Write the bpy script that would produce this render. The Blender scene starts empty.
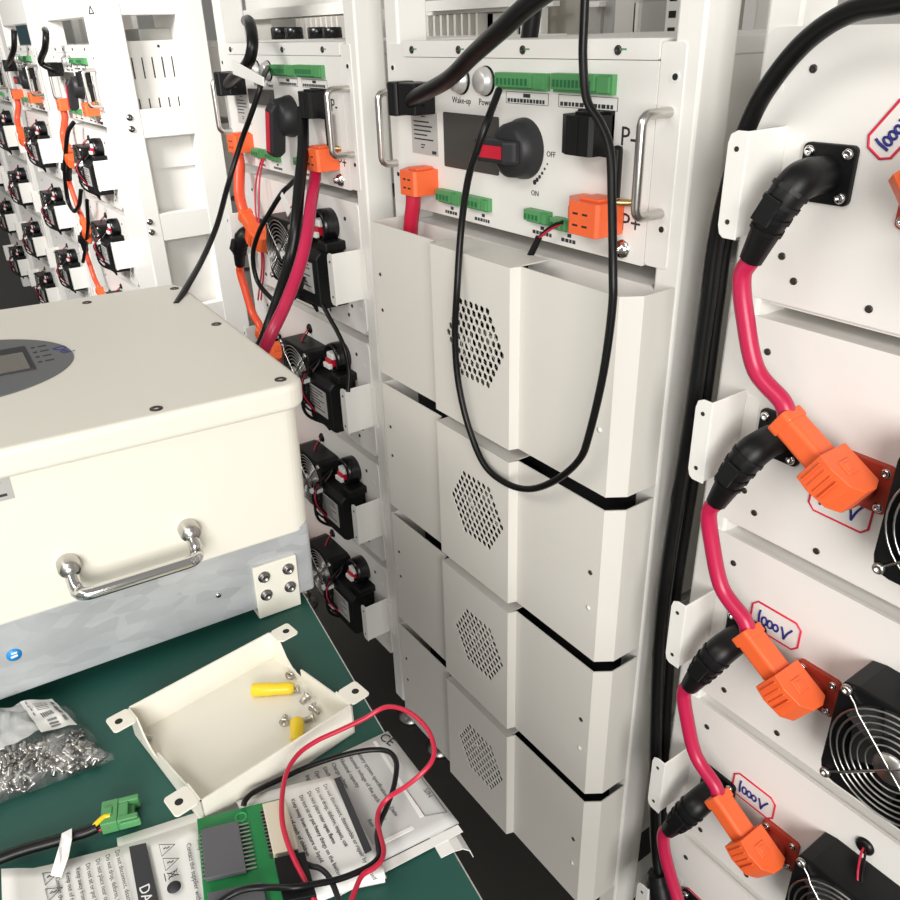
import bpy, math, random
from mathutils import Vector, Matrix, Euler
random.seed(7)
PI = math.pi
SC = bpy.context.scene
COL = SC.collection
# ---------------------------------------------------------------- camera model
FPX = 812.016
CR = [(0.5796512, 0.8143961, -0.0276313), (0.3609322, -0.2870015, -0.8873320), (-0.7305700, 0.5043700, -0.4603025)]
CC = (1.006741, -0.642015, 0.031703)
RIGHT, DOWN, FWD = Vector(CR[0]), Vector(CR[1]), Vector(CR[2])
EYE = Vector(CC)
def ray(px, py):
    return RIGHT*((px-450)/FPX) + DOWN*((py-450)/FPX) + FWD
def fy(px, py, y=0.0):            # pixel -> point on the vertical plane at depth y
    d = ray(px, py); return EYE + d*((y-EYE.y)/d.y)
def tz(px, py, z=-0.549):         # pixel -> point on a horizontal plane
    d = ray(px, py); return EYE + d*((z-EYE.z)/d.z)
def fx(px, py, x):
    d = ray(px, py); return EYE + d*((x-EYE.x)/d.x)
# ---------------------------------------------------------------- materials
MATS = {}
def mat(name, col, rough=.5, metal=0., bump=0., bscale=400., var=0., vscale=6., spec=.5, coat=0.):
    m = bpy.data.materials.new(name); m.use_nodes = True
    nt = m.node_tree; b = nt.nodes['Principled BSDF']
    b.inputs['Base Color'].default_value = (*col, 1)
    b.inputs['Roughness'].default_value = rough
    b.inputs['Metallic'].default_value = metal
    b.inputs['Specular IOR Level'].default_value = spec
    b.inputs['Coat Weight'].default_value = coat
    tc = nt.nodes.new('ShaderNodeTexCoord')
    if var:
        n = nt.nodes.new('ShaderNodeTexNoise'); n.inputs['Scale'].default_value = vscale
        n.inputs['Detail'].default_value = 4
        mx = nt.nodes.new('ShaderNodeMix'); mx.data_type = 'RGBA'
        mx.inputs[6].default_value = (*[c*(1-var) for c in col], 1)
        mx.inputs[7].default_value = (*[min(1, c*(1+var)) for c in col], 1)
        nt.links.new(tc.outputs['Object'], n.inputs['Vector'])
        nt.links.new(n.outputs['Fac'], mx.inputs[0]); nt.links.new(mx.outputs[2], b.inputs['Base Color'])
    if bump:
        n = nt.nodes.new('ShaderNodeTexNoise'); n.inputs['Scale'].default_value = bscale
        bp = nt.nodes.new('ShaderNodeBump'); bp.inputs['Strength'].default_value = bump; bp.inputs['Distance'].default_value = .001
        nt.links.new(tc.outputs['Object'], n.inputs['Vector'])
        nt.links.new(n.outputs['Fac'], bp.inputs['Height']); nt.links.new(bp.outputs['Normal'], b.inputs['Normal'])
    MATS[name] = m
    return m
mat('paint', (.69, .665, .615), .42, bump=.08, bscale=900)
mat('frame_paint', (.83, .815, .775), .38, bump=.05, bscale=900)
mat('panel_paint', (.80, .78, .745), .40, bump=.06, bscale=900)
mat('inverter_paint', (.80, .77, .68), .42, bump=.08, bscale=900)
mat('tray_paint', (.80, .77, .68), .40, bump=.06, bscale=900)
mat('black_plastic', (.005, .005, .0055), .42, spec=.28, bump=.05, bscale=500)
mat('black_gloss', (.004, .004, .005), .25)
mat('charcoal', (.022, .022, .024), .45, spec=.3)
mat('dark_gap', (.012, .012, .012), .8)
mat('black_rubber', (.004, .004, .0042), .36, spec=.30)
mat('pink_rubber', (.50, .014, .070), .33)
mat('red_rubber', (.50, .012, .045), .35)
mat('orange_rubber', (.82, .085, .03), .36)
mat('orange_plastic', (.86, .135, .035), .40, bump=.03, bscale=500)
mat('terracotta', (.46, .05, .025), .5)
mat('red_plastic', (.55, .008, .03), .35)
mat('green_plastic', (.085, .29, .105), .42)
mat('green_dark', (.02, .14, .05), .5)
mat('yellow_plastic', (.85, .60, .02), .38)
mat('white_plastic', (.80, .80, .77), .4)
mat('steel', (.58, .56, .53), .28, metal=1)
mat('steel_dark', (.30, .29, .28), .35, metal=1)
mat('chrome', (.72, .71, .70), .14, metal=1)
mat('button_silver', (.70, .69, .67), .38, metal=.55)
mat('brass', (.70, .52, .25), .3, metal=1)
mat('screw_dark', (.06, .055, .05), .4, metal=.6)
mat('ink', (.03, .03, .035), .6)
mat('ink_grey', (.16, .16, .16), .6)
mat('ink_blue', (.015, .02, .20), .5)
mat('sticker_red', (.70, .02, .06), .5)
mat('sticker_white', (.80, .79, .77), .4)
mat('silver_label', (.46, .45, .43), .4, var=.06, vscale=40)
mat('display', (.055, .050, .045), .3)
mat('oval_grey', (.17, .175, .18), .45, metal=.3)
mat('lcd', (.36, .33, .28), .25, metal=.8)
mat('mat_green', (.011, .078, .060), .55, bump=.12, bscale=350, var=.10, vscale=9)
mat('paper', (.80, .79, .76), .55, var=.03, vscale=12)
mat('paper_grey', (.56, .56, .55), .5, var=.04, vscale=12)
mat('pcb', (.012, .20, .055), .32, var=.12, vscale=60)
mat('pcb_light', (.03, .30, .09), .35)
mat('chip', (.10, .10, .11), .45)
mat('beige_plastic', (.62, .56, .44), .45)
mat('blue_sticker', (.02, .28, .70), .4)
mat('fin_beige', (.38, .36, .31), .5)
mat('grey_metal', (.40, .39, .36), .45)
mat('floor_dark', (.035, .032, .029), .5, var=.18, vscale=5, bump=.06, bscale=200)
mat('wall', (.72, .71, .68), .8)
mat('tape', (.82, .81, .78), .45)
mat('teal_box', (.05, .16, .21), .6)
def galv():
    m = mat('galvanised', (.55, .56, .57), .45, metal=.35)
    nt = m.node_tree; b = nt.nodes['Principled BSDF']
    tc = nt.nodes.new('ShaderNodeTexCoord')
    v = nt.nodes.new('ShaderNodeTexVoronoi'); v.inputs['Scale'].default_value = 90
    n = nt.nodes.new('ShaderNodeTexNoise'); n.inputs['Scale'].default_value = 26; n.inputs['Detail'].default_value = 8
    mp = nt.nodes.new('ShaderNodeMapping'); mp.inputs['Scale'].default_value = (1, .45, 1)
    nt.links.new(tc.outputs['Object'], mp.inputs['Vector'])
    nt.links.new(mp.outputs['Vector'], v.inputs['Vector']); nt.links.new(mp.outputs['Vector'], n.inputs['Vector'])
    a = nt.nodes.new('ShaderNodeMix'); a.data_type = 'RGBA'; a.inputs[0].default_value = .72
    nt.links.new(v.outputs['Color'], a.inputs[6]); nt.links.new(n.outputs['Fac'], a.inputs[7])
    r = nt.nodes.new('ShaderNodeValToRGB')
    r.color_ramp.elements[0].position = .25; r.color_ramp.elements[0].color = (.40, .415, .43, 1)
    r.color_ramp.elements[1].position = .75; r.color_ramp.elements[1].color = (.60, .62, .635, 1)
    nt.links.new(a.outputs[2], r.inputs[0]); nt.links.new(r.outputs[0], b.inputs['Base Color'])
galv()
def plastic_film(name, p0, p1, a0, a1):
    m = bpy.data.materials.new(name); m.use_nodes = True; nt = m.node_tree
    out = nt.nodes['Material Output']; b = nt.nodes['Principled BSDF']
    b.inputs['Base Color'].default_value = (.80, .80, .80, 1); b.inputs['Roughness'].default_value = .22
    tr = nt.nodes.new('ShaderNodeBsdfTransparent'); mx = nt.nodes.new('ShaderNodeMixShader')
    tc = nt.nodes.new('ShaderNodeTexCoord'); n = nt.nodes.new('ShaderNodeTexNoise')
    n.inputs['Scale'].default_value = 22; n.inputs['Detail'].default_value = 6; n.inputs['Distortion'].default_value = 1.5
    r = nt.nodes.new('ShaderNodeValToRGB')
    r.color_ramp.elements[0].position = p0; r.color_ramp.elements[0].color = (a0, a0, a0, 1)
    r.color_ramp.elements[1].position = p1; r.color_ramp.elements[1].color = (a1, a1, a1, 1)
    nt.links.new(tc.outputs['Object'], n.inputs['Vector']); nt.links.new(n.outputs['Fac'], r.inputs[0])
    nt.links.new(r.outputs[0], mx.inputs[0]); nt.links.new(tr.outputs[0], mx.inputs[1]); nt.links.new(b.outputs[0], mx.inputs[2])
    nt.links.new(mx.outputs[0], out.inputs['Surface'])
    MATS[name] = m
plastic_film('plastic_film', .48, .75, .05, .34)
plastic_film('film_fold', .35, .62, .30, .80)
# ---------------------------------------------------------------- mesh builder
def tag(o, label=None, cat=None, group=None, kind=None):
    if label: o['label'] = label
    if cat: o['category'] = cat
    if group: o['group'] = group
    if kind: o['kind'] = kind
    return o
def thing(name, label, cat, loc=(0, 0, 0), group=None):
    o = bpy.data.objects.new(name, None); COL.objects.link(o)
    o.location = loc; o.empty_display_size = .02
    return tag(o, label, cat, group)
def root_loc(p):
    l = Vector((0, 0, 0))
    while p is not None:
        l = l + p.location; p = p.parent
    return l
def rr(x0, x1, y0, y1, r, n=5):
    pts = []
    for cx, cy, a in ((x1-r, y1-r, 0), (x0+r, y1-r, 90), (x0+r, y0+r, 180), (x1-r, y0+r, 270)):
        for k in range(n+1):
            t = math.radians(a+90*k/n); pts.append((cx+r*math.cos(t), cy+r*math.sin(t)))
    return pts
def spline(pts, n=10):
    P = [Vector(p) for p in pts]
    if len(P) < 3: return P
    P = [P[0]*2-P[1]] + P + [P[-1]*2-P[-2]]
    out = []
    for i in range(1, len(P)-2):
        a, b, c, d = P[i-1:i+3]
        for k in range(n):
            t = k/n
            out.append(.5*((2*b)+(c-a)*t+(2*a-5*b+4*c-d)*t*t+(3*b-a-3*c+d)*t**3))
    out.append(P[-2]); return out
class MB:
    def __init__(s, M=None):
        s.v = []; s.f = []; s.mi = []; s.sm = []; s.M = M
    def add(s, vs, fs, m=0, smooth=False):
        o = len(s.v)
        for p in vs:
            p = Vector(p); s.v.append(s.M @ p if s.M else p)
        for f in fs:
            s.f.append([i+o for i in f]); s.mi.append(m); s.sm.append(smooth)
        return s
    def box(s, x0, x1, y0, y1, z0, z1, m=0):
        vs = [(x, y, z) for x in (x0, x1) for y in (y0, y1) for z in (z0, z1)]
        return s.add(vs, [(0, 1, 3, 2), (4, 6, 7, 5), (0, 4, 5, 1), (2, 3, 7, 6), (0, 2, 6, 4), (1, 5, 7, 3)], m)
    def hexa(s, lo, hi, m=0):      # two quads
        return s.add(list(lo)+list(hi), [(3, 2, 1, 0), (4, 5, 6, 7), (0, 1, 5, 4), (1, 2, 6, 5), (2, 3, 7, 6), (3, 0, 4, 7)], m)
    def prism(s, poly, axis, a, b, m=0, smooth=False):
        n = len(poly)
        def P(u, w, t):
            return {'x': (t, u, w), 'y': (u, t, w), 'z': (u, w, t)}[axis]
        vs = [P(u, w, a) for u, w in poly]+[P(u, w, b) for u, w in poly]
        s.add(vs, [list(range(n))[::-1], list(range(n, 2*n))], m)
        o = len(s.v)-2*n
        for i in range(n):
            j = (i+1) % n
            s.f.append([o+i, o+j, o+n+j, o+n+i]); s.mi.append(m); s.sm.append(smooth)
        return s
    def cyl(s, p0, p1, r0, r1=None, n=16, m=0, cap=True):
        p0, p1 = Vector(p0), Vector(p1); r1 = r0 if r1 is None else r1
        d = (p1-p0).normalized(); u = d.orthogonal().normalized(); w = d.cross(u)
        vs = []
        for p, r in ((p0, r0), (p1, r1)):
            for k in range(n):
                t = 2*PI*k/n; vs.append(p+(u*math.cos(t)+w*math.sin(t))*r)
        s.add(vs, [(k, (k+1) % n, n+(k+1) % n, n+k) for k in range(n)], m, True)
        if cap:
            s.add(vs[:n], [list(range(n))[::-1]], m); s.add(vs[n:], [list(range(n))], m)
        return s
    def tube(s, pts, r, n=8, m=0, close=False, cap=True):
        P = [Vector(p) for p in pts]; N = len(P)
        R = r if isinstance(r, (list, tuple)) else [r]*N
        T = []
        for i in range(N):
            a = P[(i-1) % N] if (close or i > 0) else P[i]
            b = P[(i+1) % N] if (close or i < N-1) else P[i]
            T.append((b-a).normalized())
        u = T[0].orthogonal().normalized(); vs = []
        for i in range(N):
            u = (u-T[i]*u.dot(T[i])).normalized(); w = T[i].cross(u)
            for k in range(n):
                t = 2*PI*k/n; vs.append(P[i]+(u*math.cos(t)+w*math.sin(t))*R[i])
        fs = []
        for i in range(N if close else N-1):
            j = (i+1) % N
            for k in range(n):
                fs.append((i*n+k, i*n+(k+1) % n, j*n+(k+1) % n, j*n+k))
        s.add(vs, fs, m, True)
        if not close and cap:
            s.add(vs[:n], [list(range(n))[::-1]], m); s.add(vs[-n:], [list(range(n))], m)
        return s
    def ring(s, c, ax, R, r, n=32, k=6, m=0):
        c, ax = Vector(c), Vector(ax).normalized(); u = ax.orthogonal().normalized(); w = ax.cross(u)
        return s.tube([c+(u*math.cos(2*PI*i/n)+w*math.sin(2*PI*i/n))*R for i in range(n)], r, k, m, True)
    def lathe(s, c, ax, prof, n=24, m=0):   # prof: (r, h) along ax
        c, ax = Vector(c), Vector(ax).normalized(); u = ax.orthogonal().normalized(); w = ax.cross(u)
        vs = []
        for r, h in prof:
            for k in range(n):
                t = 2*PI*k/n; vs.append(c+ax*h+(u*math.cos(t)+w*math.sin(t))*max(r, 1e-5))
        fs = []
        for i in range(len(prof)-1):
            for k in range(n):
                fs.append((i*n+k, i*n+(k+1) % n, (i+1)*n+(k+1) % n, (i+1)*n+k))
        return s.add(vs, fs, m, True)
    def build(s, name, mats, parent=None, bevel=0., world=False, seg=2, label=None):
        me = bpy.data.meshes.new(name)
        off = Vector((0, 0, 0))
        if parent is not None and world: off = root_loc(parent)
        elif parent is None:
            xs = [p.x for p in s.v]; ys = [p.y for p in s.v]; zs = [p.z for p in s.v]
            off = Vector(((min(xs)+max(xs))/2, (min(ys)+max(ys))/2, min(zs)))
        me.from_pydata([p-off for p in s.v], [], s.f)
        if isinstance(mats, str): mats = [mats]
        for k in mats: me.materials.append(MATS[k])
        me.polygons.foreach_set('material_index', s.mi); me.polygons.foreach_set('use_smooth', s.sm)
        me.update(); me.validate()
        o = bpy.data.objects.new(name, me); COL.objects.link(o)
        if parent is None: o.location = off
        else: o.parent = parent
        if bevel:
            b = o.modifiers.new('bevel', 'BEVEL'); b.width = bevel; b.segments = seg; b.limit_method = 'ANGLE'; b.angle_limit = .6
            b.harden_normals = False
        if label: o['label'] = label
        return o
    def text(s, txt, size, o, u, v, m=0, depth=.0003, align='LEFT', bold=0.):
        cu = bpy.data.curves.new('t', 'FONT'); cu.body = txt; cu.size = size; cu.extrude = depth; cu.align_x = align
        cu.resolution_u = 2; cu.offset = bold
        ob = bpy.data.objects.new('t', cu); COL.objects.link(ob)
        bpy.context.view_layer.update()
        me = bpy.data.meshes.new_from_object(ob.evaluated_get(bpy.context.evaluated_depsgraph_get()))
        u, v, o = Vector(u).normalized(), Vector(v).normalized(), Vector(o); n = u.cross(v)
        s.add([o+u*p.co.x+v*p.co.y+n*p.co.z for p in me.vertices], [list(f.vertices) for f in me.polygons], m)
        bpy.data.objects.remove(ob); bpy.data.curves.remove(cu); bpy.data.meshes.remove(me)
        return s
def copy_tree(o, parent=None):
    c = o.copy(); COL.objects.link(c); c.parent = parent
    for ch in list(o.children): copy_tree(ch, c)
    return c
def screw_head(mb, c, ax, r, m=0, h=.002, ms=None):
    c = Vector(c); ax = Vector(ax).normalized()
    mb.lathe(c, ax, [(r, 0), (r, h*.6), (r*.75, h), (r*.42, h), (r*.36, h*.35), (0, h*.35)], 14, m)
# ================================================================ SETTING
ZF = -1.32
def structure(o): o['kind'] = 'structure'; return o
structure(MB().box(-8, 2.6, -2.6, 2.3, ZF-.06, ZF).build('floor', 'floor_dark'))
structure(MB().box(-8, 2.6, 2.3, 2.4, ZF, 1.5).build('wall_back', 'wall'))
structure(MB().box(-8.1, -8, -2.6, 2.4, ZF, 1.5).build('wall_left', 'wall'))
# ================================================================ RACK FRAMES (x0 = left edge of the 0.44 m control panel)
def rack(label, x0, rz=(.34, .39), right=(.455, .487), left=(-.047, -.015), top=.34, group='white equipment racks in the row', feet=True, xtra=None, dpt=1.0, dp2=.05):
    cx = x0+.22
    t = thing('equipment_rack', label, 'rack', (cx, .25, ZF), group)
    for a, b in (left, right):
        for y0, y1 in ((.0, .048), (dpt-dp2, dpt)):
            m = MB().box(x0+a, x0+b, y0, y1, ZF+.075, top)
            m.build('post', 'frame_paint', t, bevel=.003, world=True)
            px, py = x0+(a+b)/2, (y0+y1)/2
            if feet:
                f = MB(); f.lathe((px, py, ZF), (0, 0, 1), [(.0, .0), (.026, 0), (.026, .008), (.012, .014), (.008, .016), (.008, .075), (0, .075)], 18)
                f.cyl((px, py, ZF+.03), (px, py, ZF+.042), .012, n=6)
                f.build('levelling_foot', 'steel_dark', t, world=True)
    a, b = left[0], right[1]
    MB().box(x0+a+.001, x0+b-.001, .002, .046, *rz).build('top_rail', 'frame_paint', t, bevel=.002, world=True)
    for c in (left[0]+.004, right[1]-.026):
        MB().box(x0+c, x0+c+.022, .048, dpt-dp2, .20, .25).build('side_rail', 'frame_paint', t, world=True)
        MB().box(x0+c, x0+c+.022, .048, dpt-dp2, ZF+.10, ZF+.14).build('side_rail', 'frame_paint', t, world=True)
    if xtra: xtra(t)
    return t
DX, FX_, GX, CX, EX = -.615, -2.075, -2.86, .595, -1.262
HX = -3.56; IX_ = -4.26
rack('white rack frame holding the four stacked smooth covers, in the middle', 0.)
def d_extra(t): MB().box(DX+.0, DX+.45, .47, .565, -.006, .0).build('shelf', 'frame_paint', t, world=True)
rack('white rack frame of the column with pink, orange and black cables, left of the covers', DX, xtra=d_extra)
rack('white rack frame at the right edge holding the plates with handwritten stickers', CX)
def f_extra(t):
    xs = -1.42
    for z0, z1 in ((-.213, -.140), (-.494, -.417), (-.77, -.70), (-1.05, -.98)):
        r = MB().box(xs-.03, xs-.001, .030, .200, z0, z1).build('cross_rail', 'frame_paint', t, bevel=.002, world=True)
        for z in (z1-.017, z1-.046):
            b = MB().lathe((xs, .016, z), (1, 0, 0), [(.0085, 0), (.0085, .002), (.0055, .002), (.0055, .005), (.0025, .005), (0, .003)], 14)
            b.build('rail_bolt', 'steel_dark', r, world=True)
    MB().box(xs-.03, xs-.001, .030, .200, .086, .34).build('head_panel', 'frame_paint', t, bevel=.002, world=True)
    m = MB().box(xs-.046, xs-.040, .02, .25, -.30, .026)
    for k in range(6):
        y = .0625+k*.0272
        m.box(xs-.0402, xs-.0396, y-.0018, y+.0018, -.066, -.014, 1); m.box(xs-.0402, xs-.0396, y-.0018, y+.0018, -.150, -.1155, 1)
    m.cyl((xs-.041, .14, .012), (xs-.0385, .14, .012), .0035, m=1, n=10)
    m.build('slotted_panel', ['panel_paint', 'screw_dark'], t, world=True)
    MB().box(xs-.056, xs-.050, .02, .25, -1.22, -.28).build('side_sheet', 'panel_paint', t, world=True)
    MB().box(xs-.20, xs-.06, .10, .25, -.02, .055).build('inner_box', 'grey_metal', t, world=True, bevel=.003)
    c = fy(91, 11, -.001); s = MB()
    tri = [(c.x+.026*math.cos(a), c.z+.012*math.sin(a)) for a in (PI/2, PI*7/6, -PI/6)]
    for k in range(3):
        a, b = tri[k], tri[(k+1) % 3]; s.cyl((a[0], c.y, a[1]), (b[0], c.y, b[1]), .0014, n=6)
    s.build('warning_symbol', 'ink', t, world=True)
rack('white rack frame seen side-on, with a slotted panel and bolted cross rails', FX_, left=(-.16, -.012), right=(.455, .655), dpt=.266, dp2=.077, xtra=f_extra, feet=False, rz=(.088, .25))
rack('white rack frame next beyond the side-on rack, farther left', GX, left=(-.10, -.012), right=(.455, .487), feet=False, dpt=.52, rz=(.088, .25))
rack('white rack frame second from the left end of the row', HX, left=(-.10, -.012), right=(.455, .487), feet=False, dpt=.52, rz=(.088, .25))
rack('white rack frame at the far left end of the row, cut by the left edge', IX_, left=(-.06, -.012), right=(.455, .487), feet=False, dpt=.52, rz=(.088, .25))
# ================================================================ CONTROL BOXES
def pill(x0, x1, z0, z1, r): return rr(x0, x1, z0, z1, r, 4)
def terminal(mb, x0, x1, z0, z1, n, y=0., d=.012, mk=1):
    w = x1-x0
    mb.box(x0, x1, y-d*.55, y, z0, z1)
    mb.box(x0+w*.02, x1-w*.24, y-d, y-d*.55, z0+(z1-z0)*.18, z1)
    mb.box(x1-w*.22, x1-w*.03, y-d*.8, y-d*.55, z0+.002, z1-.002)
    for i in range(n):
        x = x0+w*.06+i*(w*.68/n)
        mb.box(x, x+w*.68/n*.55, y-d-.0006, y-d, z0+(z1-z0)*.3, z1-(z1-z0)*.32, mk)
def plug_block(name, m_, t, x0, x1, z0, z1, d, chamf=True, slots=True, world=False, label=None):
    p = [(x1, 0), (x1, -d*.92), (x1-.003, -d), (x0+.016 if chamf else x0+.002, -d), (x0, -d*.5), (x0, 0)]
    m = MB().prism(p, 'z', z0, z1)
    h = z1-z0
    m.box(x0-.004, x0, -d*.40, -.004, z0+h*.3, z0+h*.7)
    m.box(x0+.018, x1-.006, -d*.8, -.004, z1, z1+.003)
    m.box(x1-.012, x1+.002, -d*.35, 0, z0-.002, z1+.002)
    if slots:
        for zz in (.30, .66):
            for xx in (.45, .70):
                m.box(x0+(x1-x0)*xx-.0035, x0+(x1-x0)*xx+.0035, -d-.0006, -d+.001, z0+h*zz-.0012, z0+h*zz+.0012, 1)
    return m.build(name, [m_, 'dark_gap'], t, bevel=.0012, label=label)
def control_box(label, x0, turn=0., detail=True):
    t = thing('control_box', label, 'control box', (x0, 0, 0), 'control boxes at the top of the racks')
    MB().box(0.002, .438, .004, .45, -.190, .012).build('housing', 'panel_paint', t)
    m = MB().prism(pill(0, .44, -.192, .0, .002), 'y', -.0015, .004)
    fp = m.build('front_panel', 'panel_paint', t)
    m = MB().prism(pill(0, .44, .0008, .019, .002), 'y', -.0025, .45)
    for x in (.022, .125, .245, .388):
        screw_head(m, (x, -.0025, .009), (0, -1, 0), .0045, 1)
        m.box(x+.004, x+.011, -.0031, -.0025, .009, .0105, 2)
    m.build('lid', ['panel_paint', 'screw_dark', 'green_plastic'], t)
    for a, b, hx in ((-.043, -.001, -.032), (.441, .470, .4575)):
        m = MB().prism(pill(a, b, -.190, .016, .004), 'y', -.001, .003)
        for z in (-.012, -.150):
            m.prism(pill(hx-.004, hx+.008, z-.006, z+.004, .0045), 'y', -.0016, -.001, 1)
            m.cyl((hx+.003, -.0016, z-.001), (hx+.003, -.0024, z-.001), .003, m=2, n=12)
        m.build('mounting_ear', ['panel_paint', 'white_plastic', 'dark_gap'], t, bevel=.0006)
        d = .038 if a > 0 else .026; r = .010
        zt, zb = -.043, -.136
        path = [(hx, 0, zt), (hx, -d+r, zt)]+[(hx, -d+r-r*math.sin(k*PI/8), zt-r+r*math.cos(k*PI/8)) for k in range(1, 5)]
        path += [(hx, -d+r-r*math.cos(k*PI/8), zb+r-r*math.sin(k*PI/8)) for k in range(0, 5)]+[(hx, 0, zb)]
        MB().tube(path, .0048, 12).build('pull_handle', 'steel', t)
    # push buttons
    for x, z, nm in ((.127, -.024, 'wake_up_button'), (.176, -.024, 'power_button')):
        m = MB().lathe((x, -.0015, z), (0, -1, 0), [(.0155, 0), (.0155, .004), (.0135, .006), (.0125, .010), (.011, .0115), (0, .0115)], 28)
        m.lathe((x+.002, -.0012, z), (0, -1, 0), [(.0165, 0), (.0165, .0016), (0, .0016)], 28, 1)
        m.build(nm, ['button_silver', 'black_plastic'], t)
    # rotary switch
    cx, cz = .249, -.093
    m = MB().lathe((cx, -.0015, cz), (0, -1, 0), [(.0335, 0), (.033, .006), (.031, .012), (.029, .024), (.022, .028), (0, .028)], 40)
    rs = m.build('rotary_switch', 'charcoal', t)
    M = Matrix.Translation((cx, 0, cz)) @ Matrix.Rotation(turn, 4, 'Y')
    tip = -.036 if turn == 0 else -.056
    m = MB(M).prism([(.024, -.026), (.024, -.036), (.012, -.044), (tip, -.047), (tip-.006, -.043), (tip-.007, -.030), (tip, -.020), (-.026, -.018)], 'z', -.0125, .0125)
    m.build('handle', 'charcoal', rs, bevel=.004, seg=3)
    m = MB(M).hexa([(tip+.002, -.0478, -.0068), (.010, -.0450, -.0068), (.010, -.0450, .0068), (tip+.002, -.0478, .0068)], [(tip+.002, -.0450, -.0068), (.010, -.0425, -.0068), (.010, -.0425, .0068), (tip+.002, -.0450, .0068)])
    m.build('red_insert', 'red_plastic', rs)
    if not detail or turn == 0:
        MB().prism(pill(.089, .202, -.128, -.062, .002), 'y', -.0030, -.0015).build('display_window', 'display', t)
    else:
        MB().prism(pill(.10, .190, -.079, -.054, .002), 'y', -.012, -.0015).build('display_window', 'display', t)
    # terminal strips
    for a, b, c, d, n in ((.207, .290, -.031, -.0135, 8), (.302, .388, -.031, -.0125, 10), (.080, .124, -.174, -.157, 4), (.142, .188, -.173, -.157, 4), (.262, .300, -.172, -.157, 4), (.308, .332, -.174, -.160, 2)):
        m = MB(); terminal(m, a, b, c, d, n, -.0015); m.build('terminal_strip', ['green_plastic', 'green_dark'], t)
    # printed legends
    n = (1, 0, 0); v = (0, 0, 1)
    def tx(s, size, x, z, **k): MB().text(s, size, (x, -.0016, z), n, v, **k).build('printed_legend', 'ink', fp)
    m = MB()
    tx('Wake-up', .0105, .108, -.0505); tx('Power', .0105, .163, -.0505)
    tx('P-', .026, .397, -.077); tx('P+', .026, .405, -.160)
    tx('OFF', .0085, .287, -.098); tx('ON', .0085, .262, -.143)
    for k in range(6):
        a = k/5; x = .268+.021*a; z = -.128+.022*a+.002*math.sin(a*PI)*-1
        m.cyl((x, -.0015, z), (x, -.002, z), .0029-.0018*a, n=10)
    m.build('dial_marks', 'ink', fp)
    for x0_, x1_, z in ((.215, .288, -.0395), (.304, .391, -.0395)):
        m = MB(); m.box(x0_, x1_, -.0018, -.0015, z+.0055, z+.006); m.box(x0_, x1_, -.0018, -.0015, z-.0065, z-.006)
        m.box(x0_, x0_+.0005, -.0018, -.0015, z-.0065, z+.006); m.box(x1_-.0005, x1_, -.0018, -.0015, z-.0065, z+.006)
        m.box((x0_+x1_)/2-.006, (x0_+x1_)/2+.006, -.0018, -.0015, z+.0005, z+.0045)
        k = x0_+.003
        while k < x1_-.006:
            w = random.uniform(.003, .006); m.box(k, k+w, -.0018, -.0015, z-.005, z-.001); k += w+.0016
        m.build('printed_scale', 'ink', fp)
    for x0_, x1_, z in ((.086, .118, -.1835), (.152, .188, -.183), (.266, .300, -.181), (.316, .342, -.182)):
        m = MB(); m.box((x0_+x1_)/2-.003, (x0_+x1_)/2+.003, -.0018, -.0015, z+.001, z+.005)
        k = x0_
        while k < x1_-.004:
            w = random.uniform(.003, .006); m.box(k, k+w, -.0018, -.0015, z-.005, z-.001); k += w+.0014
        m.build('printed_scale', 'ink', fp)
    # type plate
    m = MB().prism(pill(.012, .074, -.118, -.064, .001), 'y', -.0022, -.0015)
    m.box(.036, .046, -.0024, -.0022, -.0710, -.0695, 1)
    for i in range(5):
        z = -.076-i*.0055; m.box(.018, .018+random.uniform(.026, .046), -.0024, -.0022, z-.0018, z, 1)
    m.box(.034, .044, -.0024, -.0022, -.1065, -.105, 1); m.box(.034, .041, -.0024, -.0022, -.110, -.1085, 1)
    m.box(.060, .070, -.0024, -.0022, -.116, -.112, 1)
    m.build('type_plate', ['silver_label', 'ink'], t)
    # sockets
    MB().box(.338, .388, -.006, 0, -.090, -.046).build('negative_socket', 'black_plastic', t, bevel=.001)
    # antenna
    m = MB().cyl((.404, -.012, -.126), (.404, -.012, -.080), .0058, n=14)
    m.lathe((.404, -.012, -.080), (0, 0, 1), [(.0058, 0), (.005, .003), (0, .0045)], 14)
    an = m.build('antenna', 'black_rubber', t)
    m = MB().cyl((.404, -.012, -.134), (.404, -.012, -.126), .0042, n=10).cyl((.404, -.013, -.131), (.418, -.001, -.131), .0036, n=8)
    m.build('connector', 'brass', an)
    # earth stud
    m = MB().lathe((.411, -.0015, -.179), (0, -1, 0), [(.010, 0), (.010, .002), (.0085, .002), (.0085, .005), (.005, .005), (.004, .013), (0, .013)], 8)
    m.lathe((.411, -.0035, -.179), (0, -1, 0), [(.0085, 0), (.0085, .004), (0, .004)], 6)
    m.build('earth_stud', 'chrome', t)
    return t
boxB = control_box('control box with the horizontal rotary handle, above the smooth covers', 0.)
boxD = control_box('control box with its rotary handle turned down, left of the middle rack', DX, turn=-1.43)
boxF = control_box('small distant control box just left of the side-on rack with the slotted panel', FX_+.02, turn=-1.43)
boxG = control_box('distant control box in the rack next beyond the side-on rack, farther left', GX+.02)
boxH = control_box('far control box in the rack second from the left end of the row', HX+.02)
boxI = control_box('far control box at the very end of the row, cut by the left edge', IX_+.02)
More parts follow.
